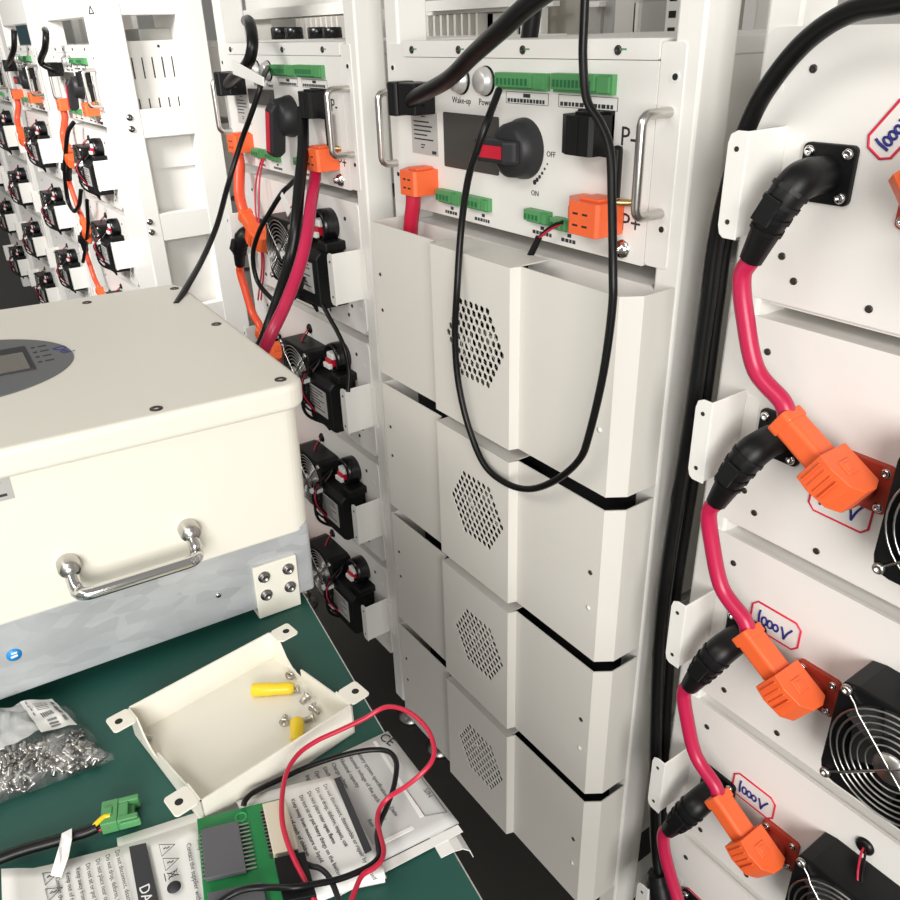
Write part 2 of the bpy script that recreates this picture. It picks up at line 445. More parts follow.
# ================================================================ BATTERY MODULES
def holes_panel(name, m_, outer, holes, th, parent, place):
    cu = bpy.data.curves.new('c', 'CURVE'); cu.dimensions = '2D'; cu.fill_mode = 'BOTH'; cu.extrude = th/2
    for poly in [outer]+holes:
        sp = cu.splines.new('POLY'); sp.points.add(len(poly)-1); sp.use_cyclic_u = True
        for p, q in zip(sp.points, poly): p.co = (q[0], q[1], 0, 1)
    ob = bpy.data.objects.new('c', cu); COL.objects.link(ob); bpy.context.view_layer.update()
    me = bpy.data.meshes.new_from_object(ob.evaluated_get(bpy.context.evaluated_depsgraph_get()))
    mb = MB(); mb.add([place(p.co) for p in me.vertices], [list(f.vertices) for f in me.polygons])
    bpy.data.objects.remove(ob); bpy.data.curves.remove(cu)
    return mb.build(name, m_, parent)
PW, PH, PITCH = .47, .219, .236
def fan(t, x0, z0, d=.048, S=.120):
    cx, cz = x0+S/2, z0-S/2
    m = MB(); n = 40
    def sq(a):
        c, s = math.cos(a), math.sin(a); k = min(1/max(abs(c), 1e-6), 1/max(abs(s), 1e-6), 1.34); return (c*k*S/2, s*k*S/2)
    A = [PI/4+2*PI*i/n for i in range(n)]
    o = [sq(a) for a in A]; r = .0565
    vs = []
    for y in (-d, -.001):
        vs += [(cx+p[0], y, cz+p[1]) for p in o]; vs += [(cx+r*math.cos(a), y, cz+r*math.sin(a)) for a in A]
    fs = []
    for i in range(n):
        j = (i+1) % n
        fs += [(i, j, n+j, n+i), (2*n+j, 2*n+i, 3*n+i, 3*n+j), (j, i, 2*n+i, 2*n+j), (n+i, n+j, 3*n+j, 3*n+i)]
    m.add(vs, fs)
    h = m.build('fan', 'black_plastic', t, bevel=.0015)
    b = MB()
    b.lathe((cx, -d+.012, cz), (0, 1, 0), [(0, 0), (.019, 0), (.021, .004), (.021, .024), (0, .024)], 24)
    for k in range(7):
        a = 2*PI*k/7; M = Matrix.Translation((cx, -d+.024, cz)) @ Matrix.Rotation(a, 4, 'Y') @ Matrix.Rotation(.6, 4, 'X')
        q = MB(M).box(.018, .053, -.001, .001, -.017, .017); b.v, o_ = b.v, len(b.v); b.add(q.v, q.f)
    b.build('fan_blades', 'charcoal', h)
    MB().cyl((cx, -.004, cz), (cx, -.002, cz), .0562, n=32).build('fan_backing', 'dark_gap', h)
    g = MB()
    for R in (.015, .0225, .030, .0365, .043, .0495, .056): g.ring((cx, -d-.003, cz), (0, 1, 0), R, .0011, 40, 5)
    g.lathe((cx, -d-.0025, cz), (0, -1, 0), [(.015, 0), (.0145, .002), (0, .003)], 24)
    e = S/2-.008
    for sx in (-1, 1):
        for sz in (-1, 1):
            g.tube([(cx, -d-.0045, cz), (cx+sx*e*.72, -d-.0045, cz+sz*e*.72), (cx+sx*e*.82, -d-.002, cz+sz*e*.82), (cx+sx*e, -d-.002, cz+sz*e)], .0013, 6)
            screw_head(g, (cx+sx*e, -d-.001, cz+sz*e), (0, -1, 0), .0052, 0, .004)
    g.build('fan_grille', 'steel', h)
    return h
def flange(name, m_, t, cx, cz, S=.046):
    m = MB().prism(rr(cx-S/2, cx+S/2, cz-S/2, cz+S/2, .005), 'y', -.006, 0)
    f = m.build(name, m_, t, bevel=.001)
    sc = None
    for sx in (-1, 1):
        for sz in (-1, 1):
            if sc is None:
                m = MB(); screw_head(m, (0, 0, 0), (0, -1, 0), .0045, 0, .003); sc = q = m.build('screw', 'chrome', f)
            else:
                q = sc.copy(); COL.objects.link(q); q.parent = f
            q.location = (cx+sx*(S/2-.0065), -.006, cz+sz*(S/2-.0065))
    return f
def bracket(t, xw, w=.019):
    z0, z1 = -.159, -.073
    p = [(xw-w+.006, z0), (xw, z0), (xw, z1), (xw-w+.008, z1), (xw-w+.002, z1-.003), (xw-w, z1-.010), (xw-w, z0+.010), (xw-w+.002, z0+.003)]
    m = MB().prism(p, 'y', -.052, -.050)
    m.box(xw-.002, xw, -.0505, 0, z0+.002, z1)
    m.box(xw, xw+.016, -.002, 0, z0+.004, z1-.004)
    for z in (z1-.014, z0+.014): m.cyl((xw-w*.5, -.0520, z), (xw-w*.5, -.0525, z), .0022, n=10, m=1)
    m.build('mounting_bracket', ['frame_paint', 'screw_dark'], t, bevel=.0008)
def module(label, group, loc, sticker=False, gear=True, full=True):
    t = thing('battery_module', label, 'battery module', loc, group)
    MB().box(.012, .458, .003, .50, -PH-.004, -.002).build('chassis', 'panel_paint', t)
    r = .012
    m = MB().prism(rr(0, PW, -PH, 0, r), 'y', -.0015, .003)
    if full:
        for x, z in ((.046, -.030), (.045, -.178), (.060, -.197), (.13, -.205), (.425, -.030), (.424, -.178), (.410, -.197), (.34, -.205)):
            m.lathe((x, -.0015, z), (0, -1, 0), [(.0034, 0), (.0032, .0010), (.0016, .0011), (0, .0004)], 10, 1)
        for x in (.018, .452):
            for z in (-.045, -.178):
                m.prism(rr(x-.007, x+.004, z-.004, z+.004, .004), 'y', -.0019, -.0015, 2)
    m.build('face_plate', ['panel_paint' if full else 'charcoal', 'screw_dark', 'white_plastic'], t)  # covered modules: near-black plate puts the shade of the cover gaps into colour
    if not full: return t
    bracket(t, .031); bracket(t, .465)
    flange('negative_socket', 'black_plastic', t, .074, -.106)
    flange('positive_socket', 'terracotta', t, .160, -.116)
    fan(t, .200, -.047)
    gx, gz = .243, -.030
    m = MB().lathe((gx, -.0015, gz), (0, -1, 0), [(.0095, 0), (.0095, .002), (.006, .005), (.003, .005), (0, .003)], 20)
    g = m.build('grommet', 'black_rubber', t)
    m = MB().tube(spline([(gx, -.004, gz), (gx+.002, -.012, gz-.004), (gx+.008, -.024, gz-.012), (gx+.013, -.030, gz-.020)], 5), .0012, 6)
    m.tube(spline([(gx+.002, -.004, gz), (gx+.006, -.011, gz-.006), (gx+.012, -.022, gz-.013), (gx+.017, -.030, gz-.020)], 5), .0012, 6, 1)
    m.build('fan_wire', ['red_rubber', 'black_rubber'], g)
    # breaker box, signal connector ring
    m = MB().prism([(0, -.080), (-.046, -.080), (-.056, -.090), (-.056, -.172), (-.048, -.178), (0, -.178)], 'x', .322, .412)
    b = m.build('breaker_box', 'black_plastic', t, bevel=.003)
    m = MB().box(.328, .396, -.0568, -.056, -.152, -.100)
    for i in range(7):
        z = -.105-i*.0062; m.box(.333, .333+random.uniform(.025, .055), -.0571, -.0568, z-.001, z+.001, 1)
    m.build('rating_label', ['silver_label', 'ink'], b)
    m = MB().box(.392, .420, -.040, -.0, -.082, -.066)
    m.build('cable_gland', 'black_plastic', b, bevel=.003)
    m = MB().lathe((.376, 0, -.046), (0, -1, 0), [(.027, 0), (.028, .02), (.027, .028), (.023, .030), (.0215, .022), (.010, .012), (0, .012)], 24)
    k = m.build('circuit_breaker', 'black_gloss', t)
    m = MB().box(.362, .382, -.034, -.012, -.062, -.046).box(.366, .388, -.032, -.012, -.046, -.034, 1).box(.360, .384, -.038, -.030, -.064, -.054, 1)
    m.build('breaker_toggle', ['red_plastic', 'white_plastic'], k, bevel=.002)
    if gear:      # loose harness between fan and breaker box
        m = MB()
        rnd = random.Random(3)
        for i in range(7):
            a = (.322+.004*(i % 3), -.020-.006*i, -.06-.004*i)
            pts = [a, (.335+rnd.uniform(-.01, .012), -.05-rnd.uniform(0, .02), -.075-rnd.uniform(0, .02)), (.338+rnd.uniform(-.012, .012), -.06-rnd.uniform(0, .02), -.13-rnd.uniform(-.02, .03)), (.345, -.03, -.195+rnd.uniform(-.006, .02))]
            m.tube(spline(pts, 6), .0012 if i == 4 else rnd.choice((.0022, .003, .0026)), 6, 1 if i == 4 else 0)
        m.box(.322, .336, -.078, -.055, -.098, -.090, 2)
        m.box(.326, .340, -.070, -.058, -.150, -.143, 2)
        m.build('wiring_harness', ['black_rubber', 'red_rubber', 'white_plastic'], t)
    return t
def sticker(x, z, w, h, rot, y, seed):
    """red-bordered label with handwritten 1000V"""
    o = thing('voltage_sticker', '', 'sticker', (x, y, z))
    M = Matrix.Rotation(rot, 4, 'Y'); c = .006
    pl = [(-w/2+c, -h/2), (w/2-c, -h/2), (w/2, -h/2+c), (w/2, h/2-c), (w/2-c, h/2), (-w/2+c, h/2), (-w/2, h/2-c), (-w/2, -h/2+c)]
    MB(M).prism(pl, 'y', -.0004, 0).build('label_paper', 'panel_paint', o)
    m = MB(M); m.tube([(p[0], -.0006, p[1]) for p in pl], .0011, 5, 0, True); m.build('red_border', 'sticker_red', o)
    m = MB(M); s = h*.5; r = .0011; rnd = random.Random(seed); u = w*.115
    def st(p): m.tube(spline([(a*u-w*.33, -.0009, b*s) for a, b in p], 5), r, 5)
    st([(.1, .5), (.0, .1), (.15, -.55)])
    for k in range(3):
        c0 = 1.05+k*1.05
        st([(c0+.45*math.cos(a), -.15+.30*math.sin(a)*(1.0-.1*k)) for a in [i*PI/4+.6 for i in range(9)]])
    st([(4.1, .20), (4.45, -.15), (4.75, -.60)]); st([(4.75, -.60), (5.2, -.1), (5.9, .35)])
    m.build('handwriting', 'ink_blue', o)
    return o
# ---- bare modules of the right-hand rack
TOPS = [.026-PITCH*k for k in range(5)]
CXL, DXL, FXL, GXL, HXL = .552, -.628, -2.093, -2.875, -3.58; IXL = -4.28
ORD = ['top', 'second', 'third', 'fourth', 'bottom']
def fill(xl, tops, labels, group, proto=None):
    res = []
    for z, lb in zip(tops, labels):
        if proto is None:
            proto = module(lb, group, (xl, 0, z)); o = proto
        else:
            o = copy_tree(proto); o.location = (xl, 0, z); o['label'] = lb; o['group'] = group
        res.append(o)
    return res
G_ = 'uncovered battery modules in the racks'
modC = fill(CXL, TOPS, ['uncovered white battery module at the top right, plate beside the thick black cable arc',
    'uncovered white battery module second from top at right, its sticker half under an orange plug',
    'uncovered white battery module third from top at right, fan grille in full view',
    'uncovered white battery module fourth from top at right, round grommet above its fan',
    'lowest uncovered white battery module in the bottom right corner'], G_)
modD = fill(DXL, TOPS[1:], ['uncovered battery module under the turned-down-handle control box, behind black and pink cables',
    'uncovered battery module just behind the far corner of the cream inverter lid',
    'uncovered battery module third down in the narrow column between inverter and smooth covers',
    'lowest uncovered battery module just above the table corner'], G_, modC[0])
modF = fill(FXL, TOPS[1:], ['distant uncovered battery module, top one left of the side-on rack',
    'distant uncovered battery module, second one down left of the side-on rack',
    'distant uncovered battery module, third one down left of the side-on rack, above the inverter lid',
    'distant uncovered battery module, fourth one down left of the side-on rack, behind the inverter'], G_, modC[0])
modG = fill(GXL, TOPS[1:], ['far uncovered battery module, top one in the rack next beyond the side-on rack',
    'far uncovered battery module, second one down in the rack next beyond the side-on rack',
    'far uncovered battery module, third one down in the rack next beyond the side-on rack',
    'far uncovered battery module, lowest one in the rack next beyond the side-on rack'], G_, modC[0])
modH = fill(HXL, TOPS[1:], ['far uncovered battery module in the rack second from the left end, top one',
    'far uncovered battery module in the rack second from the left end, second one down',
    'far uncovered battery module in the rack second from the left end, third one down',
    'far uncovered battery module in the rack second from the left end, lowest one'], G_, modC[0])
modI = fill(IXL, TOPS[1:], ['far uncovered battery module at the very end of the row, '+k for k in ('top one', 'second one down', 'third one down', 'lowest one')], G_, modC[0])
# ---- stickers of the right rack
STK = [(fy(896, 129, -.0016), .044, .025, -.95, 'red-bordered 1000V sticker cut by the right edge, topmost'),
       (fy(841, 503, -.0016), .058, .038, .02, '1000V sticker half hidden under the upper orange plug'),
       (fy(775, 625, -.0016), .056, .033, .0, '1000V sticker above the middle orange plug'),
       (fy(753.5, 795.5, -.0016), .054, .033, .0, '1000V sticker above the lowest orange plug in view'),
       (fy(700, 908, -.0016), .054, .033, .0, '1000V sticker cut by the bottom edge, only its corner showing')]
for i, (p, w, h, r, lb) in enumerate(STK):
    o = sticker(p.x, p.z, w, h, r, p.y+.0001, i); o['label'] = lb; o['group'] = 'handwritten voltage stickers'
# ---- plain modules hidden behind the smooth covers
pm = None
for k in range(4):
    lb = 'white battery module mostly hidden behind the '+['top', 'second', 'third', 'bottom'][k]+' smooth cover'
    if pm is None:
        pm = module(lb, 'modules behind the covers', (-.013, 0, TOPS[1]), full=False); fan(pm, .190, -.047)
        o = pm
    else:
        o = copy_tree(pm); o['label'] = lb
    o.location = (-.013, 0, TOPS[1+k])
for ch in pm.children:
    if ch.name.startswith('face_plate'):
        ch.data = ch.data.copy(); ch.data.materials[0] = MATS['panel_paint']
# ================================================================ SMOOTH COVERS
CZ0, CH = -.205, .2275
def cover(label):
    t = thing('module_cover', label, 'cover', (0, 0, CZ0), 'smooth white module covers')
    th = .0016; yl, ym = -.065, -.077
    def strip(name, outer, bev=.0005):
        n = len(outer); P = [Vector(p) for p in outer]; inn = []
        for i in range(n):
            a = (P[i]-P[i-1]).normalized() if i else (P[1]-P[0]).normalized()
            b = (P[i+1]-P[i]).normalized() if i < n-1 else a
            d = (a+b).normalized(); nn = Vector((-d.y, d.x)); inn.append(P[i]+nn*th/max(.4, nn.dot(Vector((-a.y, a.x)))))
        m = MB().prism([tuple(p) for p in outer]+[tuple(p) for p in inn[::-1]], 'z', -CH, 0)
        return m
    m = strip('left', [(-.008, .0), (-.008, yl), (.150, yl), (.158, ym)])
    for z in (-.072, -.125):
        m.lathe((.010, yl-.0002, z), (0, -1, 0), [(.0026, 0), (.0024, .001), (0, .0012)], 8, 1)
    m.build('left_panel', ['paint', 'screw_dark'], t)
    m = strip('right', [(.316, ym), (.320, yl), (.470, yl), (.484, -.045), (.484, .0)])
    for x, z, k in ((.455, -.096, 1), (.455, -.150, 2)):
        m.lathe((x, yl-.0002, z), (0, -1, 0), [(.0032, 0), (.003, .001), (0, .0014)], 10, k)
    m.build('right_panel', ['paint', 'screw_dark', 'white_plastic'], t)
    MB().box(.158, .316, ym+.001, -.022, -.0016, 0).build('top_flange', 'paint', t)
    s = .0108; hs = []
    for r_ in range(-5, 6):
        n = 11-abs(r_)
        for i in range(n):
            x = .247+(i-(n-1)/2)*s; z = -.107+r_*s*.866
            hs.append([(x+.0049*math.sin(k*PI/3), z+.0049*math.cos(k*PI/3)) for k in range(6)])
    holes_panel('vented_panel', 'paint', [(.158, -CH), (.316, -CH), (.316, 0), (.158, 0)], hs, th, t, lambda c: (c.x, ym+th/2-c.z, c.y))
    return t
CV = None
for k in range(4):
    lb = ['topmost smooth white cover with a hexagonal vent, thin black cable hanging across it', 'second smooth white cover from the top, just below the cable loop',
          'third smooth white cover from the top, with hexagonal vent', 'lowest smooth white cover, cut by the bottom edge'][k]
    if CV is None: CV = cover(lb); o = CV
    else: o = copy_tree(CV); o['label'] = lb
    o.location.z = CZ0-PITCH*k-(.009 if k else 0)
    if k: o.scale.z = .962
# ================================================================ CABLES
def W(pts, y=None):      # waypoints (px, py, depth) -> world points
    return [fy(*p) for p in pts]
def cable(name, label, pts, r, m_, cat='cable', group=None, n=10, k=8):
    o = MB().tube(spline(pts, n), r, k).build(name, m_)
    return tag(o, label, cat, group)
def anchor(name, label, pts, cat='cable', group=None):
    xs = [Vector(p) for p in pts]; c = sum(xs, Vector())/len(xs); c.z = min(p.z for p in xs)
    return thing(name, label, cat, c, group)
def orange_plug(t, X, Z, name='orange_plug', dx=-.85, dz=.52, world=True):
    d = Vector((dx, 0, dz)).normalized(); n = Vector((0, -1, 0)); e = n.cross(d)
    O = Vector((X-.002, -.046, Z+.007))
    M = Matrix(((d.x, e.x, n.x, O.x), (d.y, e.y, n.y, O.y), (d.z, e.z, n.z, O.z), (0, 0, 0, 1)))
    m = MB(M)
    # head, seen from the side, with a rounded nose
    prof = [(.022, -.018), (.022, .018), (.008, .020), (-.012, .016), (-.022, .005), (-.023, -.008), (-.018, -.018)]
    hm = MB(M)
    vs = [(a, -.0165, b) for a, b in prof]+[(a, .0165, b) for a, b in prof]; k = len(prof)
    hm.add(vs, [list(range(k))[::-1], list(range(k, 2*k))]+[(i, (i+1) % k, k+(i+1) % k, k+i) for i in range(k)])
    hm.box(-.004, .010, -.0178, -.0160, -.006, .008); hm.box(-.001, .007, -.0186, -.0160, -.003, .005)
    for j in range(4): hm.box(-.004+j*.0065, -.0022+j*.0065, -.012, .012, .0185, .0208)
    h = hm.build(name, 'orange_plastic', t, bevel=.006, seg=3, world=world)
    s = MB(M)
    s.prism(rr(-.0115, .0115, -.013, .011, .005), 'x', .022, .064)
    s.prism(rr(-.0128, .0128, -.0143, .0123, .005), 'x', .060, .070)
    s.build('sleeve', 'orange_plastic', h, bevel=.0012, world=world)
    q = MB().cyl((X-.004, -.032, Z-.010), (X-.004, -.006, Z-.011), .0165, n=20)
    q.build('collar', 'terracotta', h, world=world)
    return Vector(O+d*.068)
def black_plug(t, X, Z, world=True, ex=(-.026, -.066), name='black_plug'):
    P = [(X, -.006, Z), (X, -.026, Z), (X-.001, -.042, Z-.004), (X+ex[0]*.30, -.050, Z+ex[1]*.32), (X+ex[0]*.62, -.051, Z+ex[1]*.64), (X+ex[0]*1.0, -.050, Z+ex[1]*1.0)]
    P = [Vector(p) for p in P]; n = 6
    Q = spline(P, n); R = []
    rad = [.0150, .0155, .0158, .0148, .0125, .0100]
    for i in range(len(Q)):
        f = i/n; a = min(int(f), 4); R.append(rad[a]+(rad[a+1]-rad[a])*(f-a))
    m = MB().tube(Q, R, 10)
    b = m.build(name, 'black_plastic', t, world=world)
    m = MB()
    for i in (14, 17, 20, 23):
        d = (Q[i+1]-Q[i]).normalized()
        m.tube([Q[i]-d*.0018, Q[i]+d*.0018], R[i]+.0013, 10)
    a, c = Q[17], Q[19]; d = (c-a).normalized(); nn = Vector((0, -1, 0))
    s = nn.cross(d); p = Q[18]+Vector((0, -R[18]+.001, 0))
    m.hexa([p-d*.011-s*.008, p+d*.011-s*.008, p+d*.011+s*.008, p-d*.011+s*.008], [q+Vector((0, -.004, 0)) for q in (p-d*.011-s*.008, p+d*.011-s*.008, p+d*.011+s*.008, p-d*.011+s*.008)])
    m.build('grip_ribs', 'black_plastic', b, world=world, bevel=.0006)
    return P[-1], (P[-1]-P[-2]).normalized()
def jumper(name, label, xl, zt, m_, group, r=.0080, last=False):
    X0, Z0 = xl+.074, zt-.106
    t = thing(name, label, 'cable', (xl+.09, -.05, zt-.236), group)
    p, d = black_plug(t, X0, Z0)
    if not last:
        q = orange_plug(t, xl+.160, zt-PITCH-.107)
        pts = [p-d*.02, p, p+d*.018, Vector((xl+.048, -.047, zt-.222)), Vector((xl+.066, -.046, zt-.266)), q+Vector((-.004, 0, .014)), q+Vector((.004, 0, -.002))]
    else:
        pts = [p-d*.02, p, p+d*.02, Vector((xl+.046, -.047, zt-.226)), Vector((xl+.066, -.046, zt-.27)), Vector((xl+.10, -.05, zt-.32))]
    MB().tube(spline(pts, 10), r, 12).build('cable_jacket', m_, t, world=True)
    return t
def jumpers(xl, lbs, m_, name, group, tops):
    first = None
    for lb, z in zip(lbs, tops):
        if first is None: first = jumper(name, lb, xl, z, m_, group); o = first; z0 = z
        else:
            o = copy_tree(first); o['label'] = lb; o['group'] = group; o.location.z += z-z0
    return first
g = 'jumper cables between neighbouring modules'
jumpers(CXL, ['pink jumper cable with black elbow plug highest at right, ending in the upper orange plug', 'pink jumper cable second from top at right, into the middle orange plug', 'pink jumper cable third from top at right, into the lowest orange plug in view'], 'pink_rubber', 'jumper_cable', g, TOPS[:3])
jumper('jumper_cable', 'pink jumper cable at the bottom right, running out of the lower edge', CXL, TOPS[3], 'pink_rubber', g, last=True)
# the plug at the right edge
t = thing('power_plug', 'orange plug cut by the right edge, on the top right module', 'plug', (CXL+.160, -.05, TOPS[0]-.14)); orange_plug(t, CXL+.178, TOPS[0]-.104, 'plug_body', .80, .60)
# orange jumpers in the other racks
jumpers(DXL, ['orange jumper cable with black plug beside the crossed black and pink cables', 'orange jumper cable half hidden behind the inverter corner', 'orange jumper cable low behind the inverter, third down'], 'orange_rubber', 'jumper_cable', g, TOPS[1:4])
jumpers(FXL, ['bright orange jumper cable highest in the distant rack left of the side-on rack', 'bright orange jumper cable second down in the distant rack left of the side-on rack', 'bright orange jumper cable lowest in the distant rack left of the side-on rack'], 'orange_rubber', 'jumper_cable', g, TOPS[1:4])
# feeders: control box -> first module
def feeder(label, x0, xl, m_, end=True, name='feeder_cable', top=True, grp='feeder cables under the control boxes'):
    t = thing(name, label, 'cable', (x0+.05, -.03, -.32), grp)
    b = plug_block('orange_plug', 'orange_plastic', t, 0, 1, 0, 1, .03) if False else None
    off = Vector(t.location)
    m = MB(); p = [(.071, 0), (.071, -.036), (.068, -.040), (.036, -.040), (.022, -.020), (.022, 0)]
    m.prism([(a+x0, b_) for a, b_ in p], 'z', -.166, -.134)
    m.box(x0+.016, x0+.024, -.018, -.004, -.156, -.144); m.box(x0+.042, x0+.064, -.030, -.004, -.134, -.131)
    for zz in (-.156, -.145):
        for xx in (.047, .058): m.box(x0+xx-.0035, x0+xx+.0035, -.0406, -.039, zz-.0012, zz+.0012, 1)
    m.build('orange_plug', ['orange_plastic', 'dark_gap'], t, bevel=.0012, world=True)
    s = Vector((x0+.046, -.026, -.160))
    if xl is not None:
        q = orange_plug(t, xl+.160, TOPS[1]-.107, 'lower_orange_plug')
        pts = [s, s+Vector((.0, 0, -.03)), Vector((xl+.075, -.040, -.235)), q+Vector((-.006, 0, .014)), q+Vector((.004, 0, -.002))]
    else:
        pts = [s, s+Vector((-.002, 0, -.02)), s+Vector((-.012, .0, -.06)), s+Vector((-.020, .006, -.12)), s+Vector((-.020, .01, -.19))]
    MB().tube(spline(pts, 8), .0105, 12).build('cable_jacket', m_, t, world=True)
    return t
feeder('red cable with orange plug left on the middle control box, dropping behind the cover', 0., None, 'red_rubber')
feeder('orange cable with orange plug left of the turned-down handle, dropping to the module below', DX, DXL, 'orange_rubber')
feeder('orange cable and plug at the left of the distant box beside the side-on rack', FX_+.02, FXL, 'orange_rubber')
feeder('distant orange plug and cable in the rack next beyond the side-on rack', GX+.02, GXL, 'orange_rubber')
# loose plugs sitting in the control boxes
def pos_plug(label, x0):
    t = thing('power_plug', label, 'plug', (x0+.388, -.02, -.166), 'orange plugs at the right of the control boxes')
    m = MB(); p = [(.409, 0), (.409, -.036), (.406, -.040), (.368, -.040), (.348, -.022), (.348, 0)]
    m.prism([(a+x0, b) for a, b in p], 'z', -.164, -.130)
    m.box(x0+.342, x0+.350, -.018, -.004, -.154, -.142); m.box(x0+.372, x0+.400, -.030, -.004, -.130, -.127)
    for zz in (-.154, -.142):
        for xx in (.377, .391): m.box(x0+xx-.004, x0+xx+.004, -.0406, -.039, zz-.0012, zz+.0012, 1)
    m.build('plug_body', ['orange_plastic', 'dark_gap'], t, bevel=.0014, world=True)
    return t
def neg_body(t, x0, a=.338, b=.388, z0=-.087, z1=-.049):
    m = MB(); m.prism([(x0+b, 0), (x0+b, -.030), (x0+b-.004, -.034), (x0+a+.014, -.034), (x0+a, -.026), (x0+a, 0)], 'z', z0, z1)
    m.box(x0+a-.005, x0+a, -.02, -.004, z0+.006, z0+.013); m.box(x0+a-.005, x0+a, -.02, -.004, z1-.013, z1-.006)
    m.box(x0+a+.018, x0+b-.008, -.026, -.004, z1, z1+.003); m.box(x0+a+.030, x0+a+.0315, -.0348, -.034, z0, z1)
    m.build('black_plug', 'black_plastic', t, bevel=.0015, world=True)
def left_body(t, x0):
    m = MB(); m.prism([(x0+.070, 0), (x0+.070, -.034), (x0+.040, -.038), (x0+.030, -.030), (x0+.030, 0)], 'z', -.066, -.028)
    m.prism(rr(x0+.012, x0+.034, -.040, -.006, .006), 'z', -.068, -.027)
    m.build('black_plug', 'black_plastic', t, bevel=.002, world=True)
pos_plug('orange plug beside the P+ mark on the middle control box', 0.)
t = thing('power_plug', 'square black plug beside the P- mark on the middle control box', 'plug', (.363, -.02, -.09)); neg_body(t, 0.)
pos_plug('distant orange plug right of the turned-down handle, just left of the side-on rack', FX_+.02)
t = thing('power_plug', 'distant black plug right of the handle on the box beside the side-on rack', 'plug', (FX_+.383, -.02, -.09)); neg_body(t, FX_+.02)
pos_plug('distant orange plug in the rack next beyond the side-on rack', GX+.02)
t = thing('power_plug', 'distant black plug in the rack next beyond the side-on rack', 'plug', (GX+.383, -.02, -.09)); neg_body(t, GX+.02)
def left_cable(label, x0, up):
    t = thing('power_cable', label, 'cable', (x0+.045, -.03, -.064), 'thick black cables plugged in at the left of the control boxes')
    left_body(t, x0)
    MB().tube(spline([(x0+.062, -.018, -.052), (x0+.068, -.034, -.046)]+up, 10), .0094, 14).build('cable_jacket', 'black_rubber', t, world=True)
left_cable('thick black cable rising diagonally from the left of the middle control box', 0., W([(447, 80, -.06), (474, 54, -.08), (504, 27, -.10), (532, 2, -.11), (570, -25, -.12)]))
left_cable('thick black cable curling up from the left of the turned-down-handle control box', DX, W([(246, 66, -.06), (252, 50, -.06), (252, 34, -.05), (249, 22, -.03), (246, 21, .03)]))
left_cable('distant thick black cable standing up from the box beside the side-on rack', FX_+.02, W([(41, 62, -.06), (45, 48, -.06), (46, 34, -.05), (45, 30, -.03)]))
left_cable('distant thick black cable in the rack next beyond the side-on rack', GX+.02, W([(10, 60, -.05), (14, 48, -.05), (14, 30, -.04)]))
cable('signal_cable', 'thin black cable hanging in a long loop over the smooth covers', W([(586, -25, -.05), (584, 20, -.052), (583, 60, -.055), (587, 100, -.058), (601, 124, -.060), (610, 150, -.064), (612, 200, -.072), (613, 270, -.086), (612, 310, -.088), (603, 375, -.089), (589, 435, -.089), (579, 460, -.089), (556, 480, -.089), (530, 489, -.089), (506, 483, -.089), (484, 464, -.089), (468, 425, -.089), (458, 380, -.089), (455, 335, -.089), (457, 290, -.089), (461, 230, -.076), (468, 180, -.072), (477, 150, -.070), (487, 122, -.060), (499, 90, -.03)]), .0042, 'black_rubber', n=8)
cable('power_cable', 'straight black cable dropping behind the lid of the middle control box', W([(538, -30, .10), (533, 10, .10), (526, 60, .10)]), .011, 'black_rubber')
t = thing('signal_wire', 'short black and red wire dropping from a green terminal behind the top cover', 'wire', fy(545, 275, -.02))
MB().tube(spline(W([(561, 224, -.012), (552, 228, -.016), (541, 236, -.018), (537, 240, -.018)]), 6), .0018, 6).build('red_wire', 'red_rubber', t, world=True)
MB().tube(spline(W([(563, 222, -.012), (554, 225, -.016), (543, 233, -.018), (538, 239, -.018)]), 6), .0018, 6).build('black_wire', 'black_rubber', t, world=True)
MB().tube(spline(W([(539, 237, -.018), (535, 246, -.020), (528, 260, -.022), (522, 272, -.022)]), 6), .0040, 8).build('cable_jacket', 'black_rubber', t, world=True)
# arc cable of the right-hand rack with its plug at the bottom
pts = W([(990, -20, -.06), (905, 0, -.058), (850, 12, -.05), (805, 42, -.04), (770, 84, -.034), (750, 121, -.026), (733, 170, -.022), (717, 235, -.018), (708, 300, -.018), (701, 350, -.018), (694, 400, -.018), (686, 450, -.018), (677, 505, -.018), (668, 562, -.018), (661, 620, -.018), (657, 690, -.018), (655, 780, -.018), (656, 840, -.02), (660, 880, -.03)])
t = anchor('power_cable', 'thick black cable arcing over the top right module and running down the gap', pts)
MB().tube(spline(pts, 10), .0078, 14).build('cable_jacket', 'black_rubber', t, world=True)
a, b = fy(658, 872, -.03), fy(668, 925, -.035)
MB().tube([a, a+(b-a)*.15, a+(b-a)*.2, b], [.014, .016, .019, .019], 8).build('black_plug', 'black_plastic', t, world=True)
cable('power_cable', 'second black cable in the dark gap behind the arcing cable', W([(756, 140, .0), (728, 235, .0), (718, 300, .0), (705, 400, .0), (690, 500, .0), (675, 600, .0), (667, 700, .0), (664, 800, .0), (664, 920, .0)]), .0065, 'black_rubber')
